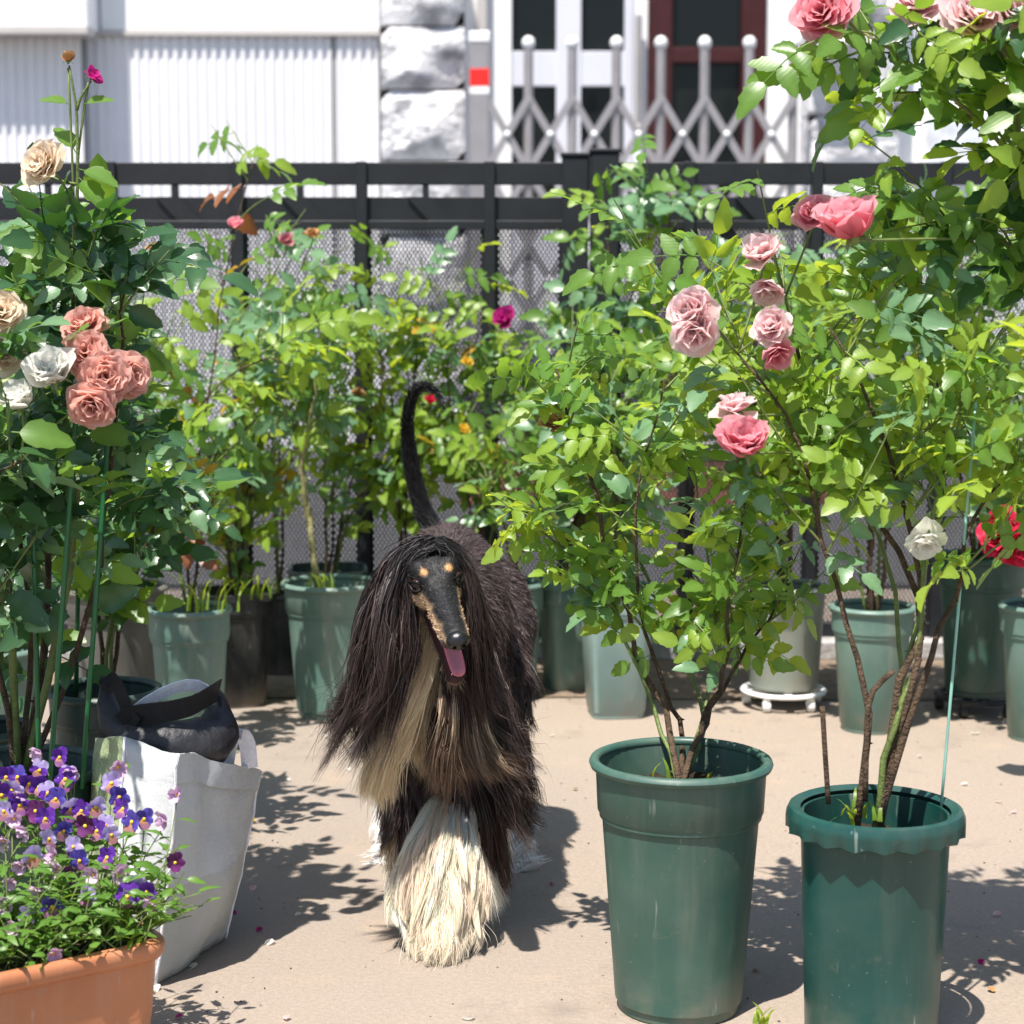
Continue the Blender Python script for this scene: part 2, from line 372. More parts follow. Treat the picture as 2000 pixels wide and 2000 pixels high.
for nm, a in (('band', (172, -900, 742, 60, BY - .055, BY + .4)), ('band', (-900, -900, 171, 52, BY - .40, BY + .4))): boxpx(nm, a[0], a[1], a[2], a[3], a[4], a[5], MATS['white_render'], cl, .01)
boxpx('flashing', 172, 60, 742, 70, BY - .075, BY - .02, MATS['shutter_beige'], cl, .003); boxpx('flashing', -900, 52, 171, 66, BY - .43, BY - .2, MATS['shutter_beige'], cl, .003)
o = MB().box(((B(-900, 0).x + B(742, 0).x) / 2, BY + .25, 3), (B(742, 0).x - B(-900, 0).x, .4, 6)).build('back_wall', MATS['white_render'], cl, smooth=False)

def stone_pillar(px0, px1, joints, label, seed):
    t = empty('stone_pillar', (B((px0 + px1) / 2, 500).x, BY, 0)); tag(t, label, 'pillar', 'white stone gate pillars'); r_ = random.Random(seed)
    for j0, j1 in zip(joints[:-1], joints[1:]):
        a, b = B(px0, j0), B(px1, j1); m = MB(); w2 = (b.x - a.x) / 2; h = a.z - max(0, b.z); z0 = max(0, b.z); nx, nz = 9, 7
        for iz in range(nz + 1):
            for ix in range(nx + 1):
                fx, fz = ix / nx, iz / nz; edge = min(fx, 1 - fx, fz, 1 - fz) * 6
                bul = -.10 * min(1, edge) * (.6 + .6 * noise.noise((fx * 3 + seed, fz * 3, j0 * .01)))
                m.v.append((-w2 * .985 + 2 * w2 * .985 * fx, -.18 + bul, z0 + .008 + (h - .016) * fz))
        for iz in range(nz):
            for ix in range(nx):
                q = iz * (nx + 1) + ix; m.f.append((q, q + 1, q + nx + 2, q + nx + 1))
        base = len(m.v); m.box((0, .0, z0 + h / 2), (2 * w2 * .985, .36, h - .016))
        m.build('stone', MATS['white_stone'], t, auto=40)
    MB().box((0, 0, max(0, B(0, joints[0]).z) / 2), (B(px1, 0).x - B(px0, 0).x - .05, .3, B(0, joints[0]).z - .02)).build('mortar', MATS['concrete'], t, smooth=False)
    return t
stone_pillar(748, 912, [-330, -130, 58, 180, 318, 460, 620, 790, 920], 'rough white stone pillar between the corrugated wall and the folding gate', 5)
stone_pillar(1565, 1740, [-330, -130, 62, 230, 345, 480, 640, 790, 920], 'rough white stone pillar at the right end of the folding gate', 11)

en = empty('entrance_front', (0, 0, 0)); tag(en, 'pale entrance front with white framed glass doors behind the folding gate', 'building')
EYD = 14.4
def E(nm, x0, y0, x1, y1, ya, yb, m, par=en, bev=.004):
    a, b = U(x0, y0, ya), U(x1, y1, ya); z1 = max(b.z, .0)
    return MB().box(((a.x + b.x) / 2, (ya + yb) / 2, (a.z + z1) / 2), (abs(b.x - a.x), yb - ya, abs(a.z - z1))).build(nm, MATS[m], par, smooth=False, bevel=bev)
E('wall', 880, -500, 998, 820, EYD, EYD + .3, 'white_render'); E('wall', 1228, -500, 1268, 820, EYD, EYD + .3, 'white_render'); E('wall', 1488, -500, 1800, 820, EYD, EYD + .3, 'white_render'); E('lintel', 998, -900, 1488, -505, EYD, EYD + .3, 'white_render')
E('downpipe', 930, -500, 952, 820, EYD - .1, EYD - .02, 'shutter_beige')
for x0, x1 in ((1000, 1088), (1132, 1224)):
    for y0, y1 in ((-300, 100), (168, 420)): E('pane', x0, y0, x1, y1, EYD + .06, EYD + .08, 'dark_glass')
E('door_frame', 998, -500, 1000, 820, EYD - .02, EYD + .12, 'door_white'); E('door_stile', 1088, -500, 1132, 820, EYD - .02, EYD + .12, 'door_white'); E('door_stile', 1224, -500, 1232, 820, EYD - .02, EYD + .12, 'door_white')
for x0, x1 in ((1000, 1088), (1132, 1224)): E('door_rail', x0, 100, x1, 168, EYD - .01, EYD + .11, 'door_white'); E('door_panel', x0, 420, x1, 820, EYD, EYD + .1, 'door_white')
hd = E('door_handle', 1243, 28, 1253, 240, EYD - .10, EYD - .06, 'steel'); 
for a in ((1270, -500, 1306, 820), (1456, -500, 1486, 820)): E('red_frame', *a, EYD - .02, EYD + .12, 'dark_red_frame')
for a in ((1306, 92, 1456, 122), (1306, -500, 1456, -420), (1306, 480, 1456, 820)): E('red_frame', *a, EYD - .01, EYD + .11, 'dark_red_frame')
for a in ((1306, -420, 1456, 92), (1306, 122, 1456, 480)): E('pane', *a, EYD + .06, EYD + .08, 'dark_glass')
MB().box((B(1240, 0).x, EYD + 2, 3), (8, .2, 6)).build('back_wall', MATS['white_render'], en, smooth=False)
MB().box((B(1240, 0).x, 14.0, .2), (3.6, 1.9, .4)).build('entrance_step', MATS['concrete'], en, smooth=False, bevel=.01)
rw = empty('white_side_building', (0, 0, 0)); tag(rw, 'white rendered building with a small window behind the right-hand roses', 'building')
boxpx('wall', 1742, -900, 3200, 905, BY + .1, BY + .5, MATS['white_render'], rw, .01)
boxpx('window_frame', 1800, 215, 1925, 330, BY + .04, BY + .098, MATS['white_plastic'], rw); boxpx('pane', 1812, 228, 1913, 318, BY + .02, BY + .037, MATS['blind_white'], rw)
boxpx('sill', 1790, 330, 1935, 342, BY - .04, BY + .096, MATS['white_plastic'], rw); boxpx('red_awning', 1580, 20, 1690, 62, BY - .5, BY - .29, MATS['brick_red'], rw)
lw = empty('low_brick_wall', (B(1170, 0, 10).x, 10, 0)); tag(lw, 'low reddish brick wall seen through the fence mesh', 'wall')
MB().box((.25, 0, .13), (1.9, .22, .26)).build('brickwork', MATS['brick_red'], lw, smooth=False, bevel=.006); MB().box((.25, 0, .2825), (1.94, .26, .04)).build('coping', MATS['concrete'], lw, smooth=False, bevel=.006)

# ------------------------------------------------------------------ folding gate
GY = 12.6
gt = empty('folding_gate', (U(1240, 500, GY).x, GY, .4)); tag(gt, 'silver folding lattice gate with ball-topped posts in front of the entrance', 'gate')
gx, gz = gt.location.x, gt.location.z
gp = [1032, 1117, 1203, 1289, 1374, 1461, 1547]
zt, zpv = U(0, 86, GY).z - gz, U(0, 192, GY).z - gz; tier = (zpv - .05) / 4
pX = [U(p, 300, GY).x - gx for p in [950] + gp]
for x in pX[1:]:
    p = MB().tube([(x, 0, .03), (x, 0, zt)], .030, 10).build('post', MATS['steel'], gt, auto=40)
    MB().ball((x, 0, zt + .005), .042, 12, 8, (1, 1, 1.1)).build('ball_cap', MATS['white_cap'], p)
ep = MB().box((0, 0, 0), (.12, .09, zt + .02)).build('end_post', MATS['steel'], gt, smooth=False, bevel=.006); ep.location = (U(937, 300, GY).x - gx, 0, (zt + .02) / 2 + .0)
o = MB().box((0, 0, 0), (.135, .10, .07)).build('cap', MATS['white_cap'], ep, smooth=False, bevel=.008); o.location = (0, 0, (zt + .02) / 2 + .02)
o = MB().box((0, 0, 0), (.124, .094, .11)).build('reflector', MATS['red_reflector'], ep, smooth=False, bevel=.003); o.location = (0, 0, U(0, 152, GY).z - gz - (zt + .02) / 2)
o = MB().box((0, 0, 0), (.124, .094, .045)).build('white_band', MATS['white_cap'], ep, smooth=False, bevel=.003); o.location = (0, 0, U(0, 178, GY).z - gz - (zt + .02) / 2)
for i in range(len(pX) - 1):
    xa, xb = pX[i], pX[i + 1]
    for k in range(4):
        z1 = zpv - k * tier; z0 = z1 - tier
        for s_, (A, Bz) in enumerate((((xa, z1), (xb, z0)), ((xa, z0), (xb, z1)))):
            dx, dz = Bz[0] - A[0], Bz[1] - A[1]; L = math.hypot(dx, dz); rot = Matrix.Rotation(-math.atan2(dz, dx), 3, 'Y')
            o = MB().box((0, 0, 0), (L, .008, .046), rot).build('lattice_bar', MATS['steel'], gt, smooth=False); o.location = ((xa + xb) / 2, -.036 - .009 * s_, (z0 + z1) / 2)
        o = MB().ball((0, 0, 0), .022, 8, 5, (1, .5, 1)).build('rivet', MATS['white_cap'], gt); o.location = ((xa + xb) / 2, -.054, (z0 + z1) / 2)
MB().box((U(1240, 500, GY).x - gx, 0, .012), (pX[-1] - pX[0] + .3, .06, .024)).build('floor_track', MATS['steel'], gt, smooth=False)
# ------------------------------------------------------------------ pots
def pot(label, x, y, z, r, h, mat, style='round', group='plant pots', soil=.06, rz=0):
    """r: rim radius, h: height"""
    t = empty('plant_pot', (x, y, z), rz); tag(t, label, 'plant pot', group); e = 5.0 if style == 'square' else 2.0; n = 48
    if style == 'square': r = r * .92
    rb = r * (.70 if style != 'straight' else .80); rt = r * .93
    m = MB(); T = .004
    if style == 'scallop':
        rb, rt = r * .74, r * .82
        prof = [(rb * .9, 0), (rb, .006), (rb, .02), (rt, h - .05), (rt * 1.005, h - .012), (rt - .004, h - .012), (rt - .006, h - soil - .01)]
    elif style == 'straight':
        prof = [(rb * .9, 0), (rb * .97, .004), (rb * 1.0, .012), (rb + (rt - rb) * .92, h * .9), (rt, h * .93), (rt, h - .006), (rt - T, h - .006), (rt - T, h - soil - .01)]
    else:
        k = .77 if style == 'round' else .80; rk = rb + (rt - rb) * k * .86
        prof = [(rb * .9, 0), (rb * .95, .002), (rb * .96, .014), (rb, .018), (rk, h * k - .004), (rk + .0045, h * k), (rk + .0045, h * k + .006), (rk + .0075, h * k + .010), (rt, h - .006), (rt - T, h - .006), (rb + (rt - rb) * .6, h - soil - .01)]
    m.lathe(prof, n, e).disc(rb * .9, .0005, n, e).build('pot_body', MATS[mat], t, auto=35)
    if style == 'scallop':
        ru = MB(); ro = r; n2 = 190; tri = lambda tt: abs(((tt * 19 / math.pi) % 2) - 1)
        prf = [(ro * .925, h - .038, -.003, 0), (ro * .955, h - .034, -.0045, .005), (ro * .985, h - .019, 0, .001), (ro * .985, h - .012, 0, 0), (ro * .955, h - .003, 0, 0), (ro * .91, h, 0, 0), (rt + .001, h - .006, 0, 0)]
        for (r0_, z_, dz_, dr_) in prf:
            for k in range(n2):
                tt = 2 * math.pi * k / n2; q_ = r0_ + dr_ * tri(tt) ; ru.v.append((q_ * math.cos(tt), q_ * math.sin(tt), z_ + dz_ * tri(tt)))
        for j in range(len(prf) - 1):
            for k in range(n2): ru.f.append((j * n2 + k, j * n2 + (k + 1) % n2, (j + 1) * n2 + (k + 1) % n2, (j + 1) * n2 + k))
        ru.build('scalloped_rim', MATS[mat], t, auto=25)
    else:
        ru = MB(); q = []
        for i in range(9):
            a = 2 * math.pi * i / 8; q.append((r - .0085 + .0085 * math.cos(a), h - .0085 + .0085 * math.sin(a) * 1.0))
        if style == 'square': q = [(rt + .002, h - .02), (r, h - .02), (r, h - .001), (rt - .004, h), (rt - .0045, h - .008), (rt + .002, h - .02)]
        ru.lathe(q, n, e).build('rim', MATS[mat], t, auto=60 if style != 'square' else 30)
    rs = random.Random(int(abs(x * 1000 + y * 77)))
    MB().disc(rb + (rt - rb) * .62 if style not in ('scallop', 'straight') else rt - .008, h - soil, n, e, .008, rs).build('soil', MATS['soil'], t)
    return t

def px_pot(label, px, rim_py, Y, rpx, mat, style='round', h=None, base_z=0, **k):
    p = U(px, rim_py, Y); r = rpx / FPX * Y * 1.01
    return pot(label, p.x, Y, base_z, r, (p.z - base_z) if h is None else h, mat, style, **k), p
POT = {}
def P_(key, *a, **k):
    o, p = px_pot(*a, **k); POT[key] = o; o['h'] = 0; del o['h']; POT[key + '_top'] = p; return o
P_('A', 'large green pot with ringed collar in front of the dog, left of the scalloped pot', 1330, 1478, 3.02, 182, 'pot_green')
P_('B', 'deep teal pot with scalloped rim at lower right', 1710, 1572, 2.9, 178, 'pot_teal', 'scallop')
P_('1', 'big dull grey pot behind the bag, half hidden by the left rose', 222, 1142, 4.95, 106, 'pot_grey')
P_('2', 'green pot with grass growing in it, right above the tote bag', 369, 1184, 4.7, 85, 'pot_faded_green')
P_('3', 'blackish square pot between the grassy pot and the pale green pot', 462, 1152, 5.25, 78, 'pot_black', 'square', rz=.3)
P_('4', 'black pot in shadow just left of the big faded pot by the dog', 545, 1155, 5.6, 62, 'pot_black')
P_('5', 'large faded green pot just left of the dog', 645, 1134, 5.12, 97, 'pot_faded_green')
P_('6', 'dull green pot standing behind the large faded pot by the dog', 640, 1108, 5.6, 84, 'pot_dark_green', 'square', rz=.1)
P_('9', 'green pot mostly hidden behind the walking dog', 1000, 1135, 5.3, 66, 'pot_faded_green')
P_('7', 'green square pot right of the dog, in the back row', 1108, 1130, 5.42, 64, 'pot_faded_green', 'square', rz=.25)
P_('8', 'pale teal square pot behind the front rose, in the back row', 1204, 1146, 5.12, 84, 'pot_pale_teal', 'square', rz=.12)
P_('10', 'pale grey green pot standing on a white wheeled dolly', 1534, 1140, 5.22, 84, 'pot_grey_green', 'straight', base_z=.052)
P_('11', 'green pot in the back row between the two wheeled dollies', 1705, 1180, 4.95, 86, 'pot_faded_green', rz=.2)
P_('12', 'tall green pot on a dark dolly behind the red rose', 1918, 1082, 5.15, 92, 'pot_green', base_z=.05)
P_('13', 'faded green pot cut off by the right edge of the picture', 2035, 1178, 4.85, 84, 'pot_faded_green')
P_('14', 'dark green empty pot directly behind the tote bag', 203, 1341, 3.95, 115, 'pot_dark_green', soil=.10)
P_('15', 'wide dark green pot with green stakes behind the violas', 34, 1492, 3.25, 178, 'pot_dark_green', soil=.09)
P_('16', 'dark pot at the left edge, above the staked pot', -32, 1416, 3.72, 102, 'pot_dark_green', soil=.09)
P_('17', 'sunlit pale green pot at the left edge behind the stakes', -10, 1262, 4.45, 92, 'pot_faded_green')
P_('18', 'green pot just beyond the right edge under the arching rose', 2240, 1500, 3.1, 180, 'pot_green')

def dolly(label, key, ringmat, wheelmat):
    p = POT[key].location; t = empty('plant_dolly', (p.x, p.y, 0)); tag(t, label, 'dolly', 'wheeled plant dollies'); r = .107
    q = [(r + .010 * math.cos(a), .044 + .007 * math.sin(a)) for a in [2 * math.pi * i / 8 for i in range(9)]]
    m = MB().lathe(q, 36); m.box((0, 0, .044), (2 * r, .02, .010)); m.box((0, 0, .0445), (.02, 2 * r, .010)); m.build('ring', MATS[ringmat], t, auto=50)
    for k in range(5):
        a = 2 * math.pi * k / 5 + .35; c = Vector((math.cos(a) * (r - .006), math.sin(a) * (r - .006), 0))
        w_ = MB().tube([c + Vector((-.011, 0, .017)), c + Vector((-.008, 0, .017)), c + Vector((.008, 0, .017)), c + Vector((.011, 0, .017))], [.013, .017, .017, .013], 14).build('caster', MATS[wheelmat], t, auto=40)
        MB().box(c + Vector((0, .0, .037)), (.016, .022, .012)).build('fork', MATS[wheelmat], w_, smooth=False)
dolly('white ring dolly with pale casters under the grey green pot', '10', 'white_plastic', 'white_plastic')
dolly('black ring dolly with dark casters under the tall green pot', '12', 'black_rubber', 'black_rubber')

# ------------------------------------------------------------------ leaves, petals
def leaflet(m, o, ang, L, W, fold, droop, ribs, ns=8):
    """a serrated leaflet from o along angle ang in the xy plane"""
    ca, sa = math.cos(ang), math.sin(ang); base = len(m.v); rows = []
    for i in range(ns + 1):
        t = i / ns; wd = W * (math.sin(math.pi * min(1, t ** .82 * .97 + .015)) ** .8) * .5; ser = (1.0 if i % 2 else .88)
        z = -droop * L * t * t; row = []
        for s_ in ((-1, 0, 1) if 0 < i < ns else (0,)):
            lx = s_ * wd * ser; ly = t * L - (abs(s_) * .06 * L if i % 2 == 0 else 0); lz = z + abs(s_) * fold * wd
            m.v.append((o[0] + lx * ca - ly * sa * -1 * -1 if False else o[0] + lx * ca + ly * sa, o[1] - lx * sa + ly * ca, o[2] + lz)); ribs.append(1 if s_ == 0 else 0)
            row.append(len(m.v) - 1)
        rows.append(row)
    for i in range(ns):
        a, b = rows[i], rows[i + 1]
        if len(a) == 1: m.f += [(a[0], b[1], b[0]), (a[0], b[2], b[1])]
        elif len(b) == 1: m.f += [(a[0], a[1], b[0]), (a[1], a[2], b[0])]
        else: m.f += [(a[0], a[1], b[1], b[0]), (a[1], a[2], b[2], b[1])]

def ribattr(me, ribs):
    at = me.attributes.new('rib', 'FLOAT', 'POINT'); at.data.foreach_set('value', ribs)

LEAF = {}
def make_leaf_meshes():
    r_ = random.Random(5)
    for mat in ('leaf_mid', 'leaf_bright', 'leaf_dark', 'leaf_blue', 'leaf_yellow', 'leaf_red'):
        L_ = []
        for var in range(5):
            m = MB(); ribs = []; nl = (5, 5, 3, 5, 7)[var]; pairs = (nl - 1) // 2; sp = .026
            tot = .022 + pairs * sp; pts = [(0, 0, 0), (0, tot * .5, .004), (0, tot, -.002)]
            for pr in range(pairs):
                y = .018 + pr * sp; k = 1 - .12 * (pairs - 1 - pr)
                for s_ in (-1, 1):
                    leaflet(m, (0, y, .001), s_ * R(r_.uniform(52, 72)), .040 * k * r_.uniform(.9, 1.1), .026 * k, r_.uniform(.1, .55), r_.uniform(.05, .4), ribs)
            leaflet(m, (0, tot, -.001), R(r_.uniform(-8, 8)), .047 * r_.uniform(.92, 1.1), .030, r_.uniform(.1, .5), r_.uniform(.1, .45), ribs)
            n0 = len(m.v); m.tube(pts, [.0012, .0010, .0008], 3, False); ribs += [1] * (len(m.v) - n0)
            me = m.mesh('rose_leaf', MATS[mat]); ribattr(me, ribs); L_.append(me)
        # single large leaflet
        for var in range(2):
            m = MB(); ribs = []; leaflet(m, (0, .012, 0), 0, .062, .040, .25 + .2 * var, .3, ribs, 8); n0 = len(m.v); m.tube([(0, 0, 0), (0, .013, 0)], .0011, 3, False); ribs += [1] * (len(m.v) - n0)
            me = m.mesh('rose_leaf', MATS[mat]); ribattr(me, ribs); L_.append(me)
        LEAF[mat] = L_
make_leaf_meshes()

def frame(y, up):
    y = Vector(y).normalized(); x = y.cross(up)
    if x.length < 1e-4: x = y.cross(Vector((1, 0, .1)))
    x.normalize(); z = x.cross(y); return Matrix((x, y, z)).transposed()

def put(name, me, parent, loc, rot3, sc):
    o = bpy.data.objects.new(name, me); C.objects.link(o); o.parent = parent; o.rotation_mode = 'QUATERNION'
    o.location = loc; o.rotation_quaternion = rot3.to_quaternion(); o.scale = (sc, sc, sc) if not isinstance(sc, tuple) else sc
    return o

PET = {}
def petal_mesh(mat, var):
    if (mat, var) in PET: return PET[mat, var]
    r_ = random.Random(var * 13 + 3); m = MB(); ribs = []; nu, nv = 6, 6; ph = r_.uniform(0, 6)
    for j in range(nv + 1):
        t = j / nv; wd = .5 * math.sin(math.pi * (.12 + .70 * t)) ** .8 * (1 - .25 * max(0, t - .75) / .25)
        for i in range(nu + 1):
            s_ = -1 + 2 * i / nu
            x = s_ * wd; z = t * (1 - .10 * s_ * s_) ; y = .10 * (t * t) + .42 * wd * (1 - s_ * s_) - .12 * math.sin(math.pi * t) * 0 + .065 * math.sin(s_ * 4.5 + ph) * t * t + (.16 * max(0, t - .7) / .3)
            m.v.append((x, y, z)); ribs.append(min(1, max(0, (t - .45) / .55) * .8 + .3 * abs(s_) * t))
    for j in range(nv):
        for i in range(nu):
            q = j * (nu + 1) + i; m.f.append((q, q + 1, q + nu + 2, q + nu + 1))
    me = m.mesh('petal', MATS[mat]); ribattr(me, ribs); PET[mat, var] = me; return me

def calyx_mesh():
    m = MB(); m.lathe([(.0005, -.012), (.004, -.010), (.0055, -.004), (.0048, .001), (.003, .004)], 10)
    for k in range(5):
        a = k * 2 * math.pi / 5; c, s_ = math.cos(a), math.sin(a)
        pts = [(.004, 0), (.012, -.004), (.02, -.011)]
        vs = []
        for (q, z), wd in zip(pts, (.003, .0025, .0002)): vs += [(q * c - wd * s_, q * s_ + wd * c, z), (q * c + wd * s_, q * s_ - wd * c, z)]
        m.add(vs, [(0, 1, 3, 2), (2, 3, 5, 4)])
    return m.mesh('rose_flower', MATS['twig_green'])
CALYX = calyx_mesh()

def rose_flower(bush, pos, axis, size, mat, n=26, open_=1.0, seed=0, ragged=.0, label=None, inner=None):
    """pos in world; petals are children of the flower"""
    r_ = random.Random(seed); base = bush.location
    rot = Vector(axis).normalized().to_track_quat('Z', 'Y').to_matrix()
    f = put('rose_flower', CALYX, bush, Vector(pos) - base, rot, size / .035)
    if label: f['label'] = label
    k = .035
    for i in range(n):
        fr = (i + .5) / n; az = i * 2.39996 + r_.uniform(-.2, .2); tilt = R(4 + open_ * 78 * fr ** 1.25 + r_.uniform(-6, 6) + ragged * r_.uniform(-30, 40)); s_ = k * (.62 + .55 * fr ** .7) * r_.uniform(.9, 1.1)
        M = Matrix.Rotation(az, 3, 'Z') @ Matrix.Rotation(-tilt, 3, 'X') @ Matrix.Rotation(r_.uniform(-.25, .25) * (1 + ragged), 3, 'Z')
        off = Matrix.Rotation(az, 3, 'Z') @ Vector((0, -.004 + .005 * fr, -.002 * fr))
        mm = inner if (inner and fr < .5) else mat
        put('petal', petal_mesh(mm, i % 4), f, off, M, (s_ * 1.25, s_, s_ * (1 - .1 * fr)))
    return f

def rose_bud(bush, pos, axis, size, mat, n=7, seed=0):
    return rose_flower(bush, pos, axis, size, mat, n, .18, seed)

# ------------------------------------------------------------------ rose bushes
def pick(pal, r_):
    t = r_.random() * sum(pal.values())
    for k, v in pal.items():
        t -= v
        if t <= 0: return k
    return k

NLEAF = 0
def bush(label, base, canes, pal, nleaf, lsc, seed, rad=.006, mat='cane_brown', tmin=.35, twigs=5, tlen=(.08, .2), single=.1, upness=.7, spread_t=1.0, group='potted rose bushes', flat=.5, box=None, droop=.0):
    global NLEAF
    lsc = lsc * (1.18 if base[1] > 4.4 else 1.0); nleaf = int(nleaf * (.45 if base[1] > 4.4 and base[0] < .12 else .58 if base[1] > 4.4 else .88))
    r_ = random.Random(seed); base = Vector(base); t = empty('rose_bush', base); tag(t, label, 'rose bush', group)
    segs = []           # (polyline, weight) on which leaves sit
    for ci, cn in enumerate(canes):
        pts = catmull(cn, 14)
        for i in range(2, 13): pts[i] = pts[i] + Vector((r_.gauss(0, .004), r_.gauss(0, .004), 0))
        m = MB(); rr = rad * r_.uniform(.75, 1.1)
        m.tube([p - base for p in pts], [rr * (1 - .72 * (i / 13)) for i in range(14)], 7)
        for i in range(1, 12):                                    # nodes and thorns
            if r_.random() < .6:
                p = pts[i] - base; a = r_.uniform(0, 6.28); dv = Vector((math.cos(a), math.sin(a), .2)) * rr * (1 - .7 * i / 13)
                m.add([p + dv * .6 + Vector((0, 0, .003)), p + dv * .6 - Vector((0, 0, .003)), p + dv * 2.1 - Vector((0, 0, .001))], [(0, 1, 2)])
        segs.append((pts[int(13 * tmin):], 1.0))
        co = m.build('cane', MATS[mat if (ci % 3 or mat != 'cane_brown') else 'cane_green'] if mat != 'cane_pale' else MATS['cane_pale'], t)
        ntw = twigs if not isinstance(twigs, (list, tuple)) else twigs[ci]
        tm = MB()
        for k in range(ntw):
            ti = r_.uniform(tmin, .98) * 13; i0 = int(ti); p0 = pts[i0].lerp(pts[min(13, i0 + 1)], ti - i0)
            cd = (pts[min(13, i0 + 1)] - pts[max(0, i0 - 1)]).normalized(); a = r_.uniform(0, 6.28); L = r_.uniform(*tlen)
            dv = (Vector((math.cos(a) * spread_t, math.sin(a) * spread_t * .8, r_.uniform(-.1, .7))) + cd * .6).normalized()
            pa = p0 + dv * L * .5 + Vector((0, 0, .01)); pb = p0 + dv * L + Vector((0, 0, L * (r_.uniform(-.15, .35) - droop)))
            tw = catmull([p0, pa, pb], 6); tm.tube([q - base for q in tw], [.0022, .002, .0018, .0016, .0013, .001], 4, False); segs.append((tw, 1.6))
        if ntw: tag(tm.build('twigs', MATS['twig_green'], co), kind='stuff')
    # leaves
    lens = [(sum((b - a).length for a, b in zip(s[:-1], s[1:])) * w_) for s, w_ in segs]; tot = sum(lens)
    for si, (s, w_) in enumerate(segs):
        cnt = lens[si] / tot * nleaf; cnt = int(cnt) + (1 if r_.random() < cnt - int(cnt) else 0)
        for k in range(cnt):
            tt = (k + r_.random()) / cnt * (len(s) - 1); i0 = min(int(tt), len(s) - 2); p = s[i0].lerp(s[i0 + 1], tt - i0)
            sd_ = (s[i0 + 1] - s[i0]).normalized(); a = r_.uniform(0, 6.28)
            dv = Vector((math.cos(a), math.sin(a) * .7 - .15, r_.uniform(-.85, .5))) + sd_ * .45
            if (p - Vector((0, 0, 0))).z < base.z + .03: continue
            upv = Vector((r_.gauss(-.15, flat * 1.25), r_.gauss(0, flat) - .62, upness + r_.gauss(0, .25)))
            mk = pick(pal, r_); ms = LEAF[mk]; me = ms[5 + r_.randrange(2)] if r_.random() < single else ms[r_.randrange(5)]
            dv.z -= droop
            put('leaf', me, t, p - base, frame(dv, upv), lsc * r_.uniform(.7, 1.2)); NLEAF += 1
    return t

def rc(base, n, h, sx, sy, seed, lean=(0, 0), hmin=.7):
    """random canes fanning out of base"""
    r_ = random.Random(seed); o = []; b = Vector(base)
    for i in range(n):
        a = 2 * math.pi * (i + r_.uniform(-.3, .3)) / n; q = r_.uniform(.35, 1); hh = h * r_.uniform(hmin, 1)
        e = b + Vector((math.cos(a) * sx * q + lean[0], math.sin(a) * sy * q + lean[1], hh))
        m1 = b.lerp(e, .35) + Vector((-math.cos(a) * sx * .08, 0, hh * .06)); m2 = b.lerp(e, .7) + Vector((r_.gauss(0, .03), r_.gauss(0, .03), hh * .03))
        o.append([b + Vector((math.cos(a) * .012, math.sin(a) * .012, -.01)), m1, m2, e])
    return o

def soil_at(key, dz=-.055, dx=0, dy=0):
    p = POT[key + '_top']; return Vector((p.x + dx, p.y + dy, p.z + dz))
def pxl(Y, *pts, dy=0):
    n = len(pts); return [U(px, py, Y + (dy * i / max(1, n - 1))) for i, (px, py) in enumerate(pts)]
SUNNY = {'leaf_mid': 4, 'leaf_bright': 4, 'leaf_blue': 2.0}; MIDP = {'leaf_mid': 6, 'leaf_bright': 2, 'leaf_blue': 2}
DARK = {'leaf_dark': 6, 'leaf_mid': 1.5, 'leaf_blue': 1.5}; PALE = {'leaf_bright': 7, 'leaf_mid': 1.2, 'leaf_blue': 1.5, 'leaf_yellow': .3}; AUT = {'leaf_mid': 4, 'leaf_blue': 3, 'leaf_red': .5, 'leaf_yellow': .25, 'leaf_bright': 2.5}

# front right rose in the ringed pot
bA = soil_at('A')
cA = [[bA, *pxl(3.15, (1290, 1420), (1215, 1230), (1185, 1160), (1050, 1030), dy=.08)], [bA, *pxl(3.15, (1300, 1400), (1240, 1270), (1170, 1000), (1110, 820), (1085, 720), dy=.12)],
      [bA, *pxl(3.2, (1330, 1420), (1290, 1340), (1250, 1180), (1245, 960), (1300, 740), dy=-.1)], [bA, *pxl(3.15, (1375, 1400), (1400, 1240), (1380, 1060), (1350, 880), dy=.1)],
      [bA, *pxl(3.1, (1365, 1420), (1405, 1330), (1430, 1180), (1460, 960), dy=-.12)], [bA, *pxl(3.2, (1400, 1370), (1480, 1240), (1540, 1150), dy=.1)], [bA, *pxl(3.2, (1370, 1400), (1300, 1200), (1190, 990), (1120, 900), dy=.15)]]
bushA = bush('bushy green rose in the large ringed pot right of the dog', bA, cA, {'leaf_mid': 5, 'leaf_bright': 4, 'leaf_blue': 2}, 290, .86, 21, .006, tmin=.52, twigs=7, tlen=(.05, .14), single=.12)
# front right rose in the scalloped pot
bB = soil_at('B', -.05)
cB = [[bB, *pxl(2.9, (1740, 1440), (1790, 1290), (1830, 1000), (1870, 800), (1960, 640), dy=.1)], [bB, *pxl(2.9, (1760, 1400), (1800, 1200), (1760, 960), (1690, 780), (1620, 640), dy=.15)],
      [bB + Vector((-.03, 0, 0)), *pxl(2.9, (1695, 1440), (1690, 1330), (1640, 1180), (1590, 1000), (1540, 820), (1440, 690), dy=.1)], [bB + Vector((.01, .02, 0)), *pxl(2.95, (1765, 1380), (1790, 1180), (1850, 900), (1800, 640), (1750, 500), dy=.2)],
      [bB, *pxl(2.95, (1755, 1360), (1795, 1150), (1640, 900), (1560, 700), (1510, 500), dy=.25)], [bB, *pxl(2.9, (1780, 1380), (1850, 1200), (1900, 1020), (1990, 900), dy=.05)],
      [bB, *pxl(3.0, (1770, 1340), (1700, 1000), (1500, 760), (1330, 600), dy=.3)]]
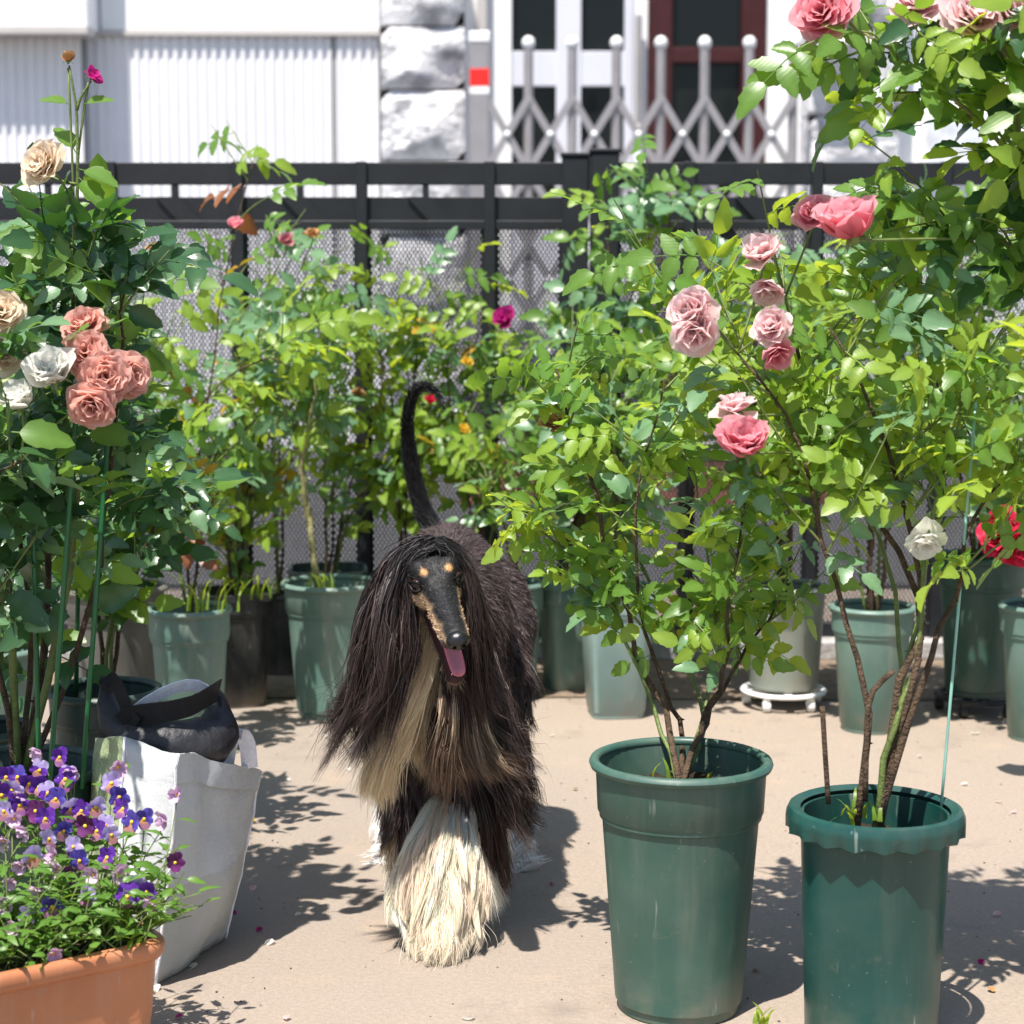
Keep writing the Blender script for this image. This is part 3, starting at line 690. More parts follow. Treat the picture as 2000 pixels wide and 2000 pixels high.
bushB = bush('tall rose with pink flowers in the scalloped teal pot at right', bB, cB, {'leaf_mid': 4, 'leaf_bright': 5, 'leaf_blue': 1.5}, 300, 1.0, 33, .0068, tmin=.55, twigs=9, tlen=(.1, .26), single=.12)
for cn, rr in (([(1618, 1570), (1612, 1480), (1606, 1380)], .004), ([(1690, 1565), (1692, 1460), (1700, 1360), (1745, 1310)], .0045)):
    m = MB().tube([p - bushB.location for p in catmull(pxl(2.88, *cn), 8)], rr, 7); m.build('cut_cane', MATS['cane_brown'], bushB)
# arching rose at the upper right
bC = soil_at('18')
cC = [[bC, *pxl(3.05, (2200, 1100), (2160, 700), (2010, 360), (1860, 190), (1680, 60), dy=-.05)], [bC, *pxl(3.05, (2180, 1000), (2120, 500), (2020, 200), (1900, 20), dy=-.1)],
      [bC, *pxl(3.05, (2150, 900), (2060, 640), (1960, 470), (1800, 420), dy=.05)], [bC, *pxl(3.05, (2190, 1000), (2100, 600), (2000, 300), (1990, 60), dy=0)]]
bushC = bush('arching rose cane with big leaves leaning in at upper right', bC, cC, {'leaf_mid': 6, 'leaf_bright': 2, 'leaf_dark': 2}, 240, 1.12, 41, .0095, 'cane_pale', tmin=.55, twigs=9, tlen=(.1, .24), single=.3, droop=.35)
# tall rose at far left front
bD = soil_at('15')
cD = [[bD, *pxl(3.25, (120, 1200), (150, 900), (140, 620), (148, 430), dy=-.05)], [bD, *pxl(3.25, (60, 1200), (20, 900), (60, 620), (100, 480), dy=.05)],
      [bD, *pxl(3.25, (160, 1250), (200, 1000), (230, 800), (235, 640), (240, 540), dy=-.1)], [bD, *pxl(3.2, (20, 1250), (-30, 1000), (-20, 800), (20, 640), dy=-.15)],
      [bD, *pxl(3.3, (90, 1250), (100, 900), (170, 680), (190, 570), dy=.1)], [bD, *pxl(3.2, (0, 1300), (-60, 1150), (-20, 950), (40, 900), dy=-.2)]]
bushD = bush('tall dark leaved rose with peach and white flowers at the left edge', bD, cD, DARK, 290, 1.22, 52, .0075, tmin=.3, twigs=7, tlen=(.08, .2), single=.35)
for cn in ([(148, 450), (152, 340), (150, 230), (146, 190), (135, 128)], [(150, 215), (158, 190), (178, 158)], [(150, 360), (125, 355), (100, 345)]):
    MB().tube([p - bushD.location for p in catmull(pxl(3.2, *cn), 9)], [.003 - .0012 * i / 8 for i in range(9)], 6).build('flower_stalk', MATS['cane_green'], bushD)
for px_, py_, dv_, sc__ in ((140, 205, (-.9, -.2, .3), .7), (160, 205, (.9, -.1, .3), .7), (150, 300, (-.55, .3, .8), .9), (152, 330, (.9, -.3, -.2), 1.0), (152, 345, (.7, -.5, -.6), 1.0)):
    put('leaf', LEAF['leaf_mid'][5 + (px_ % 2)], bushD, U(px_, py_, 3.2) - bushD.location, frame(dv_, Vector((.1, -.5, .8))), sc__)
bE = soil_at('16')
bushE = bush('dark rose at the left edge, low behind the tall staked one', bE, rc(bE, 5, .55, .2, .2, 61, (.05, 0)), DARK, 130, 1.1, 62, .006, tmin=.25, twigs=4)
bF = soil_at('14', -.08)
cF = [[bF, *pxl(3.95, (215, 1200), (240, 1000), (250, 800), (260, 660), dy=.05)], [bF, *pxl(3.95, (190, 1180), (150, 950), (200, 700), (240, 560), dy=-.05)], [bF, *pxl(3.95, (240, 1200), (290, 1060), (330, 950), (390, 1000), dy=-.1)], [bF, *pxl(3.95, (230, 1200), (280, 1000), (300, 840), dy=.1)]]
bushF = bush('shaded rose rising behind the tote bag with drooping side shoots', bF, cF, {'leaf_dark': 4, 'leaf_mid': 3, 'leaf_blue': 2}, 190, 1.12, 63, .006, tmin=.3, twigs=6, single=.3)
# back row, left to right
b = soil_at('17'); bush('sunlit rose behind the stakes at the left edge', b, rc(b, 6, .85, .28, .2, 70), MIDP, 180, 1.0, 71, tmin=.3)
b = soil_at('1'); cs = rc(b, 5, .75, .25, .2, 72) + [[b, *pxl(4.9, (260, 1050), (330, 900), (420, 760), (520, 700), (560, 715), dy=-.2)], [b, *pxl(4.95, (250, 1050), (280, 780), (260, 600), (320, 490), dy=.1)]]
bushG = bush('leafy yellowish rose in the big grey pot', b, cs, PALE, 250, 1.1, 73, tmin=.25, single=.2, twigs=6)
b = soil_at('2'); cs = [[b, *pxl(4.7, (350, 1100), (355, 950), (345, 800), dy=0)], [b, *pxl(4.7, (385, 1100), (400, 960), (430, 820), dy=.1)], [b, *pxl(4.75, (372, 1050), (395, 850), (430, 620), (470, 420), (500, 300), dy=.35)]]
bushH = bush('thin brown stemmed rose in the grassy green pot', b, cs, AUT, 120, 1.0, 74, .005, tmin=.35, twigs=5)
b = soil_at('3'); bushI = bush('dense upright rose in the blackish square pot', b, rc(b, 8, .62, .15, .13, 75, (.02, 0)) + [[b, *pxl(5.3, (470, 1000), (480, 760), (440, 600), (420, 450), dy=.1)], [b, *pxl(5.3, (480, 1000), (500, 700), (530, 520), (520, 420), dy=.1)]], {'leaf_mid': 5, 'leaf_bright': 4, 'leaf_blue': 2, 'leaf_yellow': .3}, 270, .95, 76, .005, tmin=.1, twigs=5)
b = soil_at('4'); bush('spindly rose with reddish young leaves left of the dog', b, [[b, *pxl(5.6, (540, 950), (560, 700), (590, 600), (610, 520), dy=.05)], [b, *pxl(5.6, (530, 950), (500, 720), (470, 580), dy=.1)], [b, *pxl(5.6, (560, 950), (620, 760), (660, 600), dy=0)]], AUT, 150, .95, 77, .005, tmin=.2, twigs=6)
b = soil_at('5', dx=-.03); cs = [[b, *pxl(5.12, (600, 1000), (588, 900), (560, 820), (530, 740), dy=.05)], [b + Vector((.002, 0, 0)), *pxl(5.12, (601, 1000), (592, 900), (610, 780), (640, 640), dy=-.05)], [b + Vector((.004, .003, 0)), *pxl(5.14, (602, 1000), (590, 900), (580, 760), (570, 560), dy=.1)]]
bushJ = bush('rose standard with one pale straight stem in the large faded pot', b, cs, {'leaf_blue': 5, 'leaf_mid': 3, 'leaf_bright': 2}, 150, 1.0, 78, .009, 'cane_pale', tmin=.62, twigs=8, tlen=(.1, .25))
b = soil_at('6'); bushK = bush('sparse rose with reddish stems behind the large faded pot', b, rc(b, 6, .62, .25, .12, 79, (.1, 0)), AUT, 170, .9, 80, .005, tmin=.25, twigs=5)
def free_pot(key, label, px, py, Y, rpx, mat, style='round'): P_(key, label, px, py, Y, rpx, mat, style)
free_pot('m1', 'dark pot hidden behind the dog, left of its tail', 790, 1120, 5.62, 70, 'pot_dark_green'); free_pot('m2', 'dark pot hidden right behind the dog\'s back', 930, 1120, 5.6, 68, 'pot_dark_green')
b = soil_at('m1'); bushL = bush('yellow green rose against the fence behind the dog\'s tail', b, rc(b, 7, .98, .22, .12, 81, (.02, 0)), PALE, 240, .95, 82, .005, tmin=.22, twigs=6)
b = soil_at('m2'); bushM = bush('rose with one magenta bloom against the fence right of the tail', b, rc(b, 6, .85, .2, .12, 83, (.05, 0)), {'leaf_mid': 5, 'leaf_bright': 3, 'leaf_blue': 3, 'leaf_yellow': .5}, 230, .9, 84, .005, tmin=.25, twigs=6)
b = soil_at('9'); bushN = bush('green rose behind the dog\'s back near the double post', b, rc(b, 5, .6, .14, .15, 85, (.03, 0)), MIDP, 120, .9, 86, .005, tmin=.25, twigs=6)
b = soil_at('7'); bushO = bush('tallest leafy rose in the middle, reaching over the fence rail', b, rc(b, 6, .85, .2, .15, 87, (.08, 0)) + [[b, *pxl(5.42, (1150, 900), (1220, 650), (1260, 450), (1275, 350), dy=.1)], [b, *pxl(5.42, (1140, 900), (1190, 650), (1190, 480), (1200, 400), dy=0)], [b, *pxl(5.42, (1160, 900), (1260, 650), (1300, 480), (1310, 380), dy=.1)]], {'leaf_blue': 5, 'leaf_mid': 4, 'leaf_bright': 1.5}, 290, 1.1, 88, .006, tmin=.25, twigs=6, single=.2, droop=.3)
b = soil_at('8'); bushP = bush('blue green rose in the pale teal square pot', b, rc(b, 7, .78, .26, .18, 89, (.08, 0)), {'leaf_blue': 5, 'leaf_mid': 4, 'leaf_bright': 2}, 260, 1.0, 90, .006, tmin=.2, twigs=6)
b = soil_at('10', -.03); bushQ = bush('bushy bright green rose in the pot on the white dolly', b, rc(b, 8, .92, .32, .22, 91, (-.02, 0)), SUNNY, 290, 1.05, 92, .006, tmin=.2, twigs=6)
b = soil_at('11'); bushR = bush('rose in the green pot between the dollies, dark thin stems', b, rc(b, 6, 1.0, .3, .2, 93, (-.05, 0)), SUNNY, 230, 1.05, 94, .006, tmin=.4, twigs=6)
b = soil_at('12', -.05); bushS = bush('bright rose in the tall green pot on the dark dolly', b, rc(b, 7, .98, .32, .2, 95, (-.04, 0)), SUNNY, 240, 1.05, 96, .006, tmin=.3, twigs=6)
b = soil_at('13'); bushT = bush('rose with red flowers at the right edge', b, rc(b, 6, .75, .3, .2, 97, (-.03, -.1)), MIDP, 170, 1.05, 98, .006, tmin=.25, twigs=6)

# flowers
def fl(bush_, px, py, Y, axis, size, mat, **k):
    p = U(px, py, Y); f = rose_flower(bush_, p, axis, size * 1.12, mat, **k)
    ax = Vector(axis).normalized(); e = p - ax * .012; s_ = MB()
    q = min((c for c in bush_.children if c.name.startswith('cane')), key=lambda c: min((v.co + bush_.location - e).length for v in c.data.vertices))
    v = min(((v.co + bush_.location) for v in q.data.vertices if (v.co + bush_.location).z < e.z + .02), key=lambda w_: (w_ - e).length + .3 * abs(w_.z - (e.z - .1)))
    pts = catmull([v, (v + e) / 2 + Vector((0, 0, .01)) - ax * .01, e], 7); s_.tube([a - bush_.location for a in pts], .0021, 5); s_.build('flower_stalk', MATS['twig_green'], bush_)
    return f
fl(bushD, 90, 322, 3.10, (-.45, -.75, .35), .036, 'petal_peach', n=32, open_=.72, seed=1, label='single peach rose at the top')
fl(bushD, 168, 690, 3.05, (.1, -.8, .35), .036, 'petal_coral', n=30, open_=1, seed=2); fl(bushD, 205, 735, 3.02, (.2, -.9, .1), .038, 'petal_coral', n=34, open_=1.0, seed=3, inner='petal_coral'); fl(bushD, 250, 735, 3.05, (.7, -.6, .1), .034, 'petal_coral', n=30, open_=1.05, seed=4)
fl(bushD, 180, 790, 3.0, (0, -.8, -.3), .036, 'petal_coral', n=28, open_=1.0, seed=5); fl(bushD, 165, 640, 3.1, (-.1, -.5, .6), .034, 'petal_coral', n=26, open_=.9, seed=6)
fl(bushD, 108, 735, 3.0, (-.2, -.6, .7), .040, 'petal_white', n=20, open_=.38, seed=7); fl(bushD, 38, 790, 3.0, (-.2, -.5, .8), .036, 'petal_white', n=18, open_=.35, seed=8); fl(bushD, 2, 610, 3.1, (.2, -.8, .4), .036, 'petal_peach', n=26, open_=.9, seed=9); fl(bushD, 10, 690, 3.12, (.3, -.8, .1), .032, 'petal_peach', n=20, open_=.9, seed=10)
fl(bushD, 133, 118, 3.2, (0, 0, 1), .016, 'petal_dry', n=5, open_=.1, seed=11); fl(bushD, 180, 150, 3.2, (.5, -.3, .6), .017, 'petal_magenta', n=8, open_=1.0, seed=12, ragged=.6)
fl(bushB, 1352, 610, 2.95, (-.5, -.6, .35), .037, 'petal_palepink', n=26, open_=.95, seed=20, ragged=.4); fl(bushB, 1358, 650, 2.94, (-.1, -.8, -.4), .034, 'petal_palepink', n=18, open_=.95, seed=31, ragged=.45)
fl(bushB, 1490, 500, 3.0, (-.2, -.4, .5), .034, 'petal_palepink', n=18, open_=.45, seed=21, ragged=.3); fl(bushB, 1500, 560, 3.0, (-.1, -.5, -.6), .028, 'petal_palepink', n=14, open_=.6, seed=22, ragged=.3)
fl(bushC, 1665, 455, 2.85, (-.35, -.25, .9), .052, 'petal_pink', n=20, open_=.26, seed=23); fl(bushB, 1510, 640, 2.95, (-.3, -.6, .3), .030, 'petal_palepink', n=20, open_=.9, seed=24, ragged=.4); fl(bushB, 1515, 690, 2.95, (.2, -.6, -.5), .026, 'petal_pink', n=14, open_=.8, seed=25, ragged=.4)
fl(bushB, 1455, 875, 2.85, (-.1, -.5, .75), .044, 'petal_pink', n=20, open_=.36, seed=26); fl(bushB, 1435, 800, 2.9, (-.2, -.2, .9), .030, 'petal_palepink', n=16, open_=.9, seed=27, ragged=.4); fl(bushB, 1590, 420, 3.05, (-.2, -.5, .3), .030, 'petal_pink', n=20, open_=.8, seed=28, ragged=.3)
fl(bushB, 1808, 1055, 2.88, (-.1, -.7, -.5), .029, 'petal_white', n=14, open_=.75, seed=29, ragged=.4)
fl(bushT, 1955, 1040, 4.3, (-.5, -.6, .3), .050, 'petal_red', n=26, open_=1.0, seed=40, ragged=.2); fl(bushT, 1990, 1065, 4.28, (.1, -.8, -.2), .045, 'petal_red', n=24, open_=1.0, seed=41, ragged=.2)
fl(bushC, 1610, 25, 3.0, (-.3, -.6, .2), .042, 'petal_pink', n=24, open_=.9, seed=42); fl(bushC, 1900, 30, 2.95, (.1, -.7, .4), .042, 'petal_palepink', n=28, open_=.9, seed=43); fl(bushC, 1790, 10, 3.0, (-.1, -.6, .5), .038, 'petal_palepink', n=24, open_=.9, seed=44); fl(bushC, 1970, 20, 2.95, (.3, -.7, .2), .036, 'petal_palepink', n=22, open_=.9, seed=45)
fl(bushM, 984, 625, 5.45, (-.2, -.6, .4), .034, 'petal_magenta', n=14, open_=.7, seed=46, ragged=.3); fl(bushH, 460, 442, 5.0, (0, -.4, .8), .024, 'petal_pink', n=9, open_=.35, seed=47); fl(bushL, 840, 785, 5.4, (0, -.5, .7), .020, 'petal_red', n=8, open_=.3, seed=48)
fl(bushL, 912, 706, 5.4, (0, -.6, .6), .016, 'petal_yellow', n=8, open_=.9, seed=49); fl(bushL, 905, 838, 5.4, (0, -.6, .6), .018, 'petal_yellow', n=8, open_=.9, seed=50); fl(bushM, 972, 880, 5.4, (0, -.6, .6), .020, 'petal_yellow', n=10, open_=.9, seed=51)
for i, (x, y, bu, Y) in enumerate(((610, 460, bushJ, 5.1), (560, 470, bushI, 5.2), (300, 490, bushG, 5.1), (290, 520, bushG, 5.0), (700, 770, bushK, 5.5), (1080, 830, bushA, 3.25))): fl(bu, x, y, Y, (rnd.uniform(-.4, .4), -.5, .7), .022, ('petal_dry', 'petal_pink')[i % 2 if i < 5 else 0], n=9, open_=.8, seed=60 + i, ragged=.5)

# stakes
def stake(label, a, b, mat='stake_green', r=.0042):
    a, b = Vector(a), Vector(b); t = empty('garden_stake', a); tag(t, label, 'stake', 'garden stakes')
    s_ = MB(); n = 10; s_.tube([(b - a) * (i / n) for i in range(n + 1)], [r * (1.12 if i % 2 else 1) for i in range(n + 1)], 8).build('rod', MATS[mat], t)
    MB().tube([(b - a), (b - a) + (b - a).normalized() * .006, (b - a) + (b - a).normalized() * .012], [r * 1.25, r * 1.2, r * .5], 8).build('cap', MATS[mat], t)
z15 = POT['15_top'].z - .1
stake('green plastic stake standing tallest at the far left of the dark pot', U(78, 1560, 3.2), U(52, 505, 3.2)); stake('green stake ending among the coral roses', U(95, 1560, 3.12), U(162, 620, 3.12)); stake('green stake leaning right at the right rim of the dark pot', U(160, 1540, 3.16), U(215, 800, 3.16)); stake('thin green stake standing in the empty pot behind the bag', U(148, 1360, 3.95), U(165, 500, 3.95), r=.005)
stake('thin pale blue green wire stake leaning in the scalloped pot', U(1838, 1580, 2.93), U(1905, 800, 2.93), 'stake_pale', .0022)
# ------------------------------------------------------------------ the dog
def V(px, py, Y): return np.array(U(px, py, Y))
def nrm(v): v = np.asarray(v, float); return v / (np.linalg.norm(v, axis=-1, keepdims=True) + 1e-9)
HC = V(841, 1113, 3.27)
HF = nrm(V(891, 1243, 3.08) - HC); HA = nrm(np.cross([0, 0, 1.], HF)); HU = np.cross(HF, HA)
if HU[2] < 0: HU = -HU
if HA[0] < 0: HA = -HA                      # HA: to the image's right
HA, HU = HA * math.cos(.16) + HU * math.sin(.16), HU * math.cos(.16) - HA * math.sin(.16)      # head tilted
HS = 1.13
def Hd(f, a, u): return HC + (HF * f + HA * a + HU * u) * HS

SPH = []                                       # (center, radius, region, scale xyz)
def chain(region, pts, n=8):
    """pts: (point, radius)"""
    for (p, r), (q, s) in zip(pts[:-1], pts[1:]):
        p, q = np.array(p), np.array(q)
        if region in ("skull", "cheek", "brow", "muzzle", "jaw"): r, s = r * HS, s * HS
        for i in range(n + 1):
            t = i / n; SPH.append((p * (1 - t) + q * t, r * (1 - t) + s * t, region, t))
# torso
chain('torso', [(V(868, 1290, 3.44), .100), (V(872, 1205, 3.52), .108), (V(884, 1160, 3.68), .100), (V(884, 1125, 3.85), .088), (V(872, 1105, 3.98), .084)], 6)
chain('chest', [(V(845, 1330, 3.40), .085), (V(872, 1370, 3.48), .095), (V(895, 1330, 3.62), .085)], 5)
chain('torso', [(V(918, 1230, 3.47), .066), (V(926, 1330, 3.45), .062)], 4); chain('torso', [(V(800, 1240, 3.47), .072), (V(805, 1340, 3.45), .065)], 4)
chain('neck', [(V(868, 1230, 3.44), .085), (V(858, 1170, 3.36), .066), (Hd(-.04, 0, -.02), .052)], 6)
# head
chain('skull', [(Hd(-.040, 0, -.020), .038), (Hd(-.008, 0, .001), .0445), (Hd(.03, 0, .000), .041)], 5)
for s in (-1, 1):
    chain('cheek', [(Hd(.00, s * .027, -.012), .028), (Hd(.05, s * .016, -.016), .020)], 4); chain('brow', [(Hd(.035, s * .022, .026), .016), (Hd(.055, s * .016, .020), .014)], 3)
chain('muzzle', [(Hd(.03, 0, .000), .034), (Hd(.08, 0, -.002), .0255), (Hd(.14, 0, -.003), .0215), (Hd(.185, 0, -.004), .0190)], 6)
chain('muzzle', [(Hd(.10, -.011, -.014), .014), (Hd(.175, -.009, -.014), .0125)], 5); chain('muzzle', [(Hd(.10, .011, -.014), .014), (Hd(.175, .009, -.014), .0125)], 5)
JT = Hd(.122, .002, -.116)
chain('jaw', [(Hd(.015, 0, -.035), .024), (Hd(.065, .001, -.072), .0165), (JT, .0125)], 6)
for s in (-1, 1): chain('jaw', [(Hd(.03, s * .016, -.040), .012), (Hd(.075, s * .012 + .002, -.080), .008), (JT + HA * s * .004, .008)], 5)
# legs: dog's left fore (image right shoulder, stepping forward), right fore, hinds
LF = [V(915, 1340, 3.46), V(908, 1560, 3.44), V(868, 1730, 3.34), V(862, 1835, 3.27), V(860, 1868, 3.24)]
chain('lf_up', [(LF[0], .065), (LF[1], .046)], 6); chain('lf_low', [(LF[1], .050), (LF[2], .046), (LF[3], .034)], 7); chain('lf_paw', [(LF[3], .032), (LF[4] + np.array([0, .0, .004]), .022)], 4)
RF = [V(800, 1350, 3.46), V(805, 1560, 3.50), V(800, 1690, 3.56), V(792, 1765, 3.56)]
chain('rf_up', [(RF[0], .060), (RF[1], .042)], 6); chain('rf_low', [(RF[1], .042), (RF[2], .030), (RF[3], .027)], 6)
LH = [V(955, 1165, 3.93), V(985, 1225, 3.86), V(980, 1310, 3.80), V(985, 1540, 3.95), V(1000, 1655, 3.84), V(1002, 1712, 3.74)]
chain('lh_up', [(LH[0], .078), (LH[1], .062), (LH[2], .048)], 5); chain('lh_low', [(LH[2], .056), (LH[3], .034), (LH[4], .028)], 6); chain('lh_paw', [(LH[4], .028), (LH[5], .027)], 3)
RH = [V(840, 1140, 3.95), V(805, 1260, 3.86), V(790, 1350, 3.82), V(775, 1540, 3.97), V(768, 1650, 3.88), V(765, 1690, 3.80)]
chain('rh_up', [(RH[0], .080), (RH[1], .070), (RH[2], .055)], 5); chain('rh_low', [(RH[2], .052), (RH[3], .032), (RH[4], .027)], 6); chain('rh_paw', [(RH[4], .027), (RH[5], .026)], 3)
TL = [Vector(p) for p in (V(850, 1035, 3.98), V(828, 1000, 4.0), V(808, 930, 4.02), V(797, 860, 4.03), V(798, 800, 4.03), V(812, 762, 4.03), V(832, 754, 4.03), V(852, 766, 4.02), V(864, 792, 4.01))]
tl = catmull(TL, 40)
for i, p in enumerate(tl): SPH.append((np.array(p), (.017 - .0125 * (i / 39) ** .6), 'tail', i / 39))

bm = bmesh.new()
for c, r, reg, t in SPH: bmesh.ops.create_icosphere(bm, subdivisions=2 if r < .03 else 3, radius=r, matrix=Matrix.Translation(Vector(c)))
me0 = bpy.data.meshes.new('dog_raw'); bm.to_mesh(me0); bm.free()
o0 = link('dog_raw', me0); md = o0.modifiers.new('r', 'REMESH'); md.mode = 'VOXEL'; md.voxel_size = .0042
sm = o0.modifiers.new('s', 'SMOOTH'); sm.factor = .5; sm.iterations = 5
dg = bpy.context.evaluated_depsgraph_get(); me = bpy.data.meshes.new_from_object(o0.evaluated_get(dg)); me.name = 'dog'
bpy.data.objects.remove(o0); bpy.data.meshes.remove(me0)
me.polygons.foreach_set('use_smooth', [True] * len(me.polygons))
nv = len(me.vertices); co = np.empty(nv * 3, np.float32); me.vertices.foreach_get('co', co); co = co.reshape(-1, 3).astype(float)
no = np.empty(nv * 3, np.float32); me.vertices.foreach_get('normal', no); no = no.reshape(-1, 3).astype(float)
sc_ = np.array([s[0] for s in SPH]); sr_ = np.array([s[1] for s in SPH]); regs = [s[2] for s in SPH]; RN = sorted(set(regs)); rid = np.array([RN.index(r) for r in regs])
reg_i = np.empty(nv, int); tpar = np.array([s[3] for s in SPH]); tl_t = np.empty(nv)
for a in range(0, nv, 4000):
    dd = np.linalg.norm(co[a:a + 4000, None] - sc_[None], axis=2) - sr_[None]; k = dd.argmin(1); reg_i[a:a + 4000] = rid[k]; tl_t[a:a + 4000] = tpar[k]
BLACK, BROWN, TAN, CREAM, WHITE, MOUTH = (np.array(c) for c in ((.0095, .009, .0105), (.045, .031, .030), (.36, .19, .085), (.90, .715, .50), (.88, .84, .79), (.045, .012, .014)))
def hl(p):
    q = (p - HC) / HS; return q @ HF, q @ HA, q @ HU
def smooth(a, b, x): t = np.clip((x - a) / (b - a), 0, 1); return t * t * (3 - 2 * t)
rs = np.random.RandomState(4)
def vnoise(p, s, seed=0): return np.array([noise.noise((float(a) * s + seed, float(b) * s, float(c) * s)) for a, b, c in p])
def reg(name, ri): return ri == RN.index(name)
def coat_color(p, n, ri, tt):
    c = np.tile(BROWN, (len(p), 1)).astype(float); f, a, u = hl(p)
    nz = vnoise(p, 26); nb = vnoise(p, 7, 5); nf = vnoise(p, 90, 2)
    head = reg('skull', ri) | reg('cheek', ri) | reg('brow', ri) | reg('muzzle', ri); c[head] = BLACK
    c[reg('tail', ri)] = BLACK * .7
    # muzzle sides tan, bridge black, cheek tan patch
    mz = (reg('muzzle', ri) | reg('cheek', ri)) & (f > .02)
    k = smooth(.010, -.003, u + .006 * nz + .004 * nf - .08 * np.maximum(0, .085 - f)) * smooth(.026, .056, f + .012 * nz) * smooth(.002, .010, np.abs(a) + (-.25 * u))
    mot = smooth(-.55, .15, vnoise(p, 150, 8) + .5 * nz + .25); k = np.where(mz, k, 0) * (.35 + .65 * mot); k = np.clip(k, 0, 1)
    c = c * (1 - k[:, None]) + (TAN * .6 + CREAM * .35) * k[:, None]
    lip = mz & (u < -.024) & (f > .05); c[lip] = c[lip] * .35 + BLACK * .5
    tip = mz & (f > .168) & (u < -.006); c[tip] = BLACK * 3 + TAN * .15
    for s in (-1, 1):
        d = .0028 * nf + np.sqrt(((f - .056) / .9) ** 2 + (a - s * .0185) ** 2 * 1.4 + (u - .034) ** 2 * .5); kk = smooth(.0090, .0042, d) * head; c = c * (1 - kk[:, None]) + np.array([.50, .27, .105]) * kk[:, None]
    jw = reg('jaw', ri); c[jw] = BLACK * 1.5
    inner = jw & ((n @ (HU * .8 + HF * .5)) > .35); c[inner] = MOUTH
    c[jw & ((n @ HU) < -.1) & (f > .05)] = np.array([.16, .10, .065]); roof = reg('muzzle', ri) & ((n @ HU) < -.75) & (f > .03); c[roof] = MOUTH * .7
    # throat and chest blond
    px = (p[:, 0] / p[:, 1]) * FPX + 1000
    thr = (reg('neck', ri) | reg('jaw', ri)) & (n[:, 1] < .2) & (f < .03) & (u < -.045) & (px < 872); c[thr] = CREAM * .85
    ch = (reg('chest', ri) | reg('torso', ri) | reg('neck', ri)) & (n[:, 1] < -.1) & (p[:, 2] < .60)
    k = smooth(55, 30, np.abs(px - (845 - (0.58 - p[:, 2]) * 330)) + 14 * nz) * ch; c = c * (1 - k[:, None]) + CREAM * .8 * k[:, None]
    k = smooth(.15, .5, nb + .3) * smooth(.42, .36, p[:, 2]) * (reg('chest', ri) | reg('torso', ri)) * smooth(-.0, -.5, n[:, 1]); c = c * (1 - k[:, None]) + CREAM * .75 * k[:, None]
    low = reg('lf_low', ri) | reg('lf_paw', ri); k = smooth(.315, .265, p[:, 2] + .02 * nz) * low; c = c * (1 - k[:, None]) + np.array([.93, .80, .67]) * k[:, None]
    for r_, z1, z0, col in (('rf_low', .16, .09, CREAM), ('rh_low', .24, .15, WHITE), ('rh_paw', .5, .4, WHITE), ('lh_low', .14, .10, WHITE * .9), ('lh_paw', .5, .4, WHITE)):
        k = smooth(z1, z0, p[:, 2] + .02 * nz) * reg(r_, ri); c = c * (1 - k[:, None]) + col * k[:, None]
    return c
cc = coat_color(co, no, reg_i, tl_t)
at = me.color_attributes.new('coat', 'FLOAT_COLOR', 'POINT'); at.data.foreach_set('color', np.c_[cc * .85, np.ones(nv)].astype(np.float32).ravel())
HAIR = m_hair('dog_coat', .50, .10, .36); HAIRP = m_hair('dog_pale_coat', .5, .42, .30)
SKIN = N('dog_skin'); at_ = SKIN('ShaderNodeAttribute', attribute_name='coat'); SKIN = SKIN.fin(SKIN.bsdf(Base_Color=at_.outputs['Color'], Roughness=.55, Specular_IOR_Level=.35, Normal=SKIN.bump(SKIN.noise(SKIN.coord(), 500), .3, .001)))
me.materials.clear(); me.materials.append(SKIN)
dog = link('dog', me); tag(dog, 'long haired black and cream hound walking toward us with its mouth open', 'dog')
bvh = BVHTree.FromObject(dog, bpy.context.evaluated_depsgraph_get())

